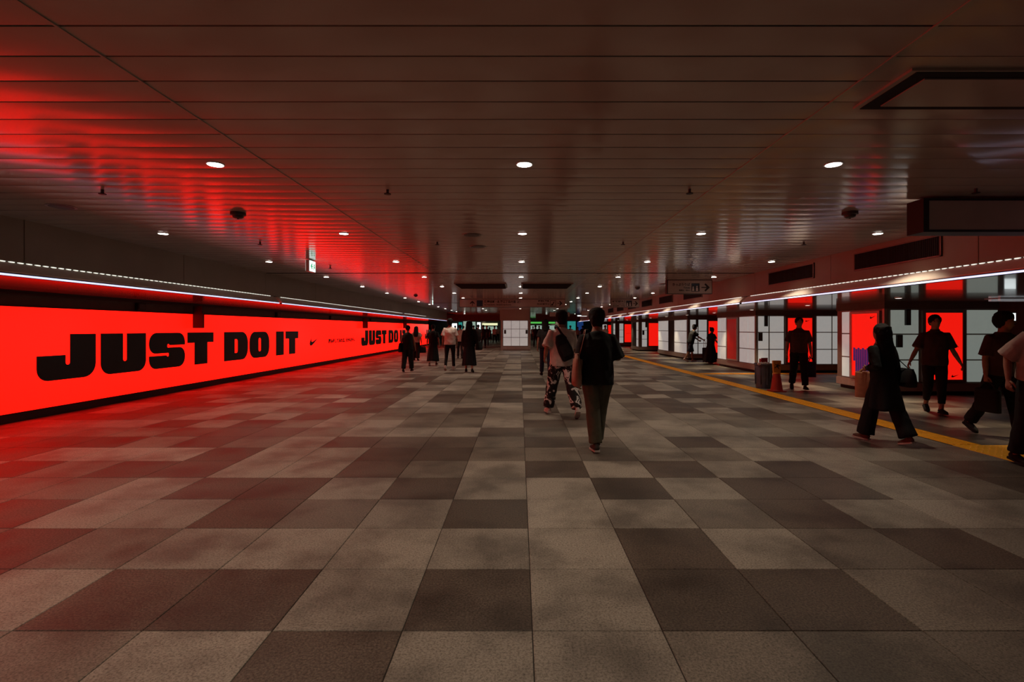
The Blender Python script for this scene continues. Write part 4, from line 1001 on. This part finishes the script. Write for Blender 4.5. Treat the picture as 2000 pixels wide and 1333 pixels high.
T_ = P['T']
t = empty('shoulder_strap_bag', T_((.2, -.05, .75)), R(182)); tag(t, 'slim black strap bag worn by the pale-shirted person', 'bag')
inv = t.matrix_basis.inverted()
pouch(.10, .26, .22, SOFT, 'c_black', 'bag_body', t).location = (-.46, 0, .05)
MB().tube([inv @ T_(p) for p in ((-.24, -.05, 1.0), (-.19, -.16, 1.12), (-.06, -.19, 1.26), (.07, -.14, 1.43), (.10, -.02, 1.49), (.07, .10, 1.43), (-.06, .19, 1.26), (-.2, .16, 1.1), (-.24, .05, 1.0))], [(.016, .004)] * 9, 6).build('strap', 'c_black', t, True, True)

# far crowd prototypes
PR = [person('distant walker in dark shirt and trousers among the crowd', -2.6, 37, 0, 1.68, SMALL, dict(kind='tee', m='c_dark', loose=.03, hem=.86), dict(kind='trousers', m='c_black', knee=.07, hemr=.065), hair='short', vox=.03, group='distant dark walkers'),
      person('distant walker in pale shirt and dark trousers among the crowd', -1.6, 41, 0, 1.66, SMALL2, dict(kind='tee', m='c_white', loose=.035, hem=.88), dict(kind='trousers', m='c_black', knee=.07, hemr=.065), hair='short', vox=.03, group='distant pale-shirted walkers'),
      person('distant woman in dark dress and pinkish top among the crowd', -2.9, 43, 0, 1.56, SMALL, dict(kind='tee', m='c_pink', loose=.03, hem=.95), dict(kind='skirt', m='c_black', hem=.35), hair='mid', vox=.03, group='distant women in dresses')]
# ------------------------------------------------------------------ bake the body and cloth surfaces
for o, vx, wr_, fg in BAKE:
    m = o.modifiers.new('r', 'REMESH'); m.mode = 'VOXEL'; m.voxel_size = vx; m.use_smooth_shade = True
    m = o.modifiers.new('s', 'SMOOTH'); m.factor = .5; m.iterations = max(2, int(.06 / vx)) if wr_ else 3
dg = bpy.context.evaluated_depsgraph_get(); baked = []
for o, vx, wr_, fg in BAKE: baked.append(bpy.data.meshes.new_from_object(o.evaluated_get(dg)))
for (o, vx, wr_, fg), me in zip(BAKE, baked):
    o.modifiers.clear(); old = o.data; o.data = me; me.name = o.name
    if not me.materials: me.materials.append(old.materials[0])
    bpy.data.meshes.remove(old)
    if wr_ and vx < .025:
        fr = 9 if o.name.startswith('hair') is False else 34; sd = random.uniform(0, 50)
        nv = len(me.vertices); co = np.empty(nv * 3, np.float32); no = np.empty(nv * 3, np.float32)
        me.vertices.foreach_get('co', co); me.vertex_normals.foreach_get('vector', no); co = co.reshape(-1, 3); no = no.reshape(-1, 3)
        q = np.stack([co[:, 0] * fr + sd, co[:, 1] * fr, co[:, 2] * fr * .55 + .4 * fr * (co[:, 0] + co[:, 1])], 1).tolist()
        k = np.array([1 - 2 * abs(noise.noise(p)) for p in q], np.float32)
        co += no * (wr_ * (k - .35) * .8)[:, None]; me.vertices.foreach_set('co', co.ravel())
    if fg:
        n0 = len(me.vertices); bm = bmesh.new(); bm.from_mesh(me)
        vs = [bm.verts.new(v) for v in fg.v]
        for f in fg.f:
            q = bm.faces.new([vs[i] for i in f]); q.smooth = True
        bm.to_mesh(me); bm.free()
    me.polygons.foreach_set('use_smooth', [True] * len(me.polygons)); me.update()
spots = [(0, 944, 680), (0, 951, 676), (2, 956, 669), (1, 966, 671), (0, 934, 684), (1, 972, 668), (0, 925, 676), (2, 931, 668), (1, 905, 672), (0, 1046, 678), (0, 1053, 671), (1, 1041, 668), (2, 1060, 670), (0, 1114, 676), (2, 1128, 674), (0, 1138, 673), (1, 1182, 680), (0, 889, 672), (0, 961, 664), (1, 939, 665), (0, 1072, 668)]
done = set()
for k, px, py in spots:
    x, y = ground(px, py); r0 = PR[k]['root']
    o = copy_tree(r0) if k in done else r0; done.add(k)
    o.matrix_basis = Matrix.Translation((x, y, 0)) @ Matrix.Rotation(random.uniform(-.3, .3) + (math.pi if px % 3 == 0 else 0), 4, 'Z')
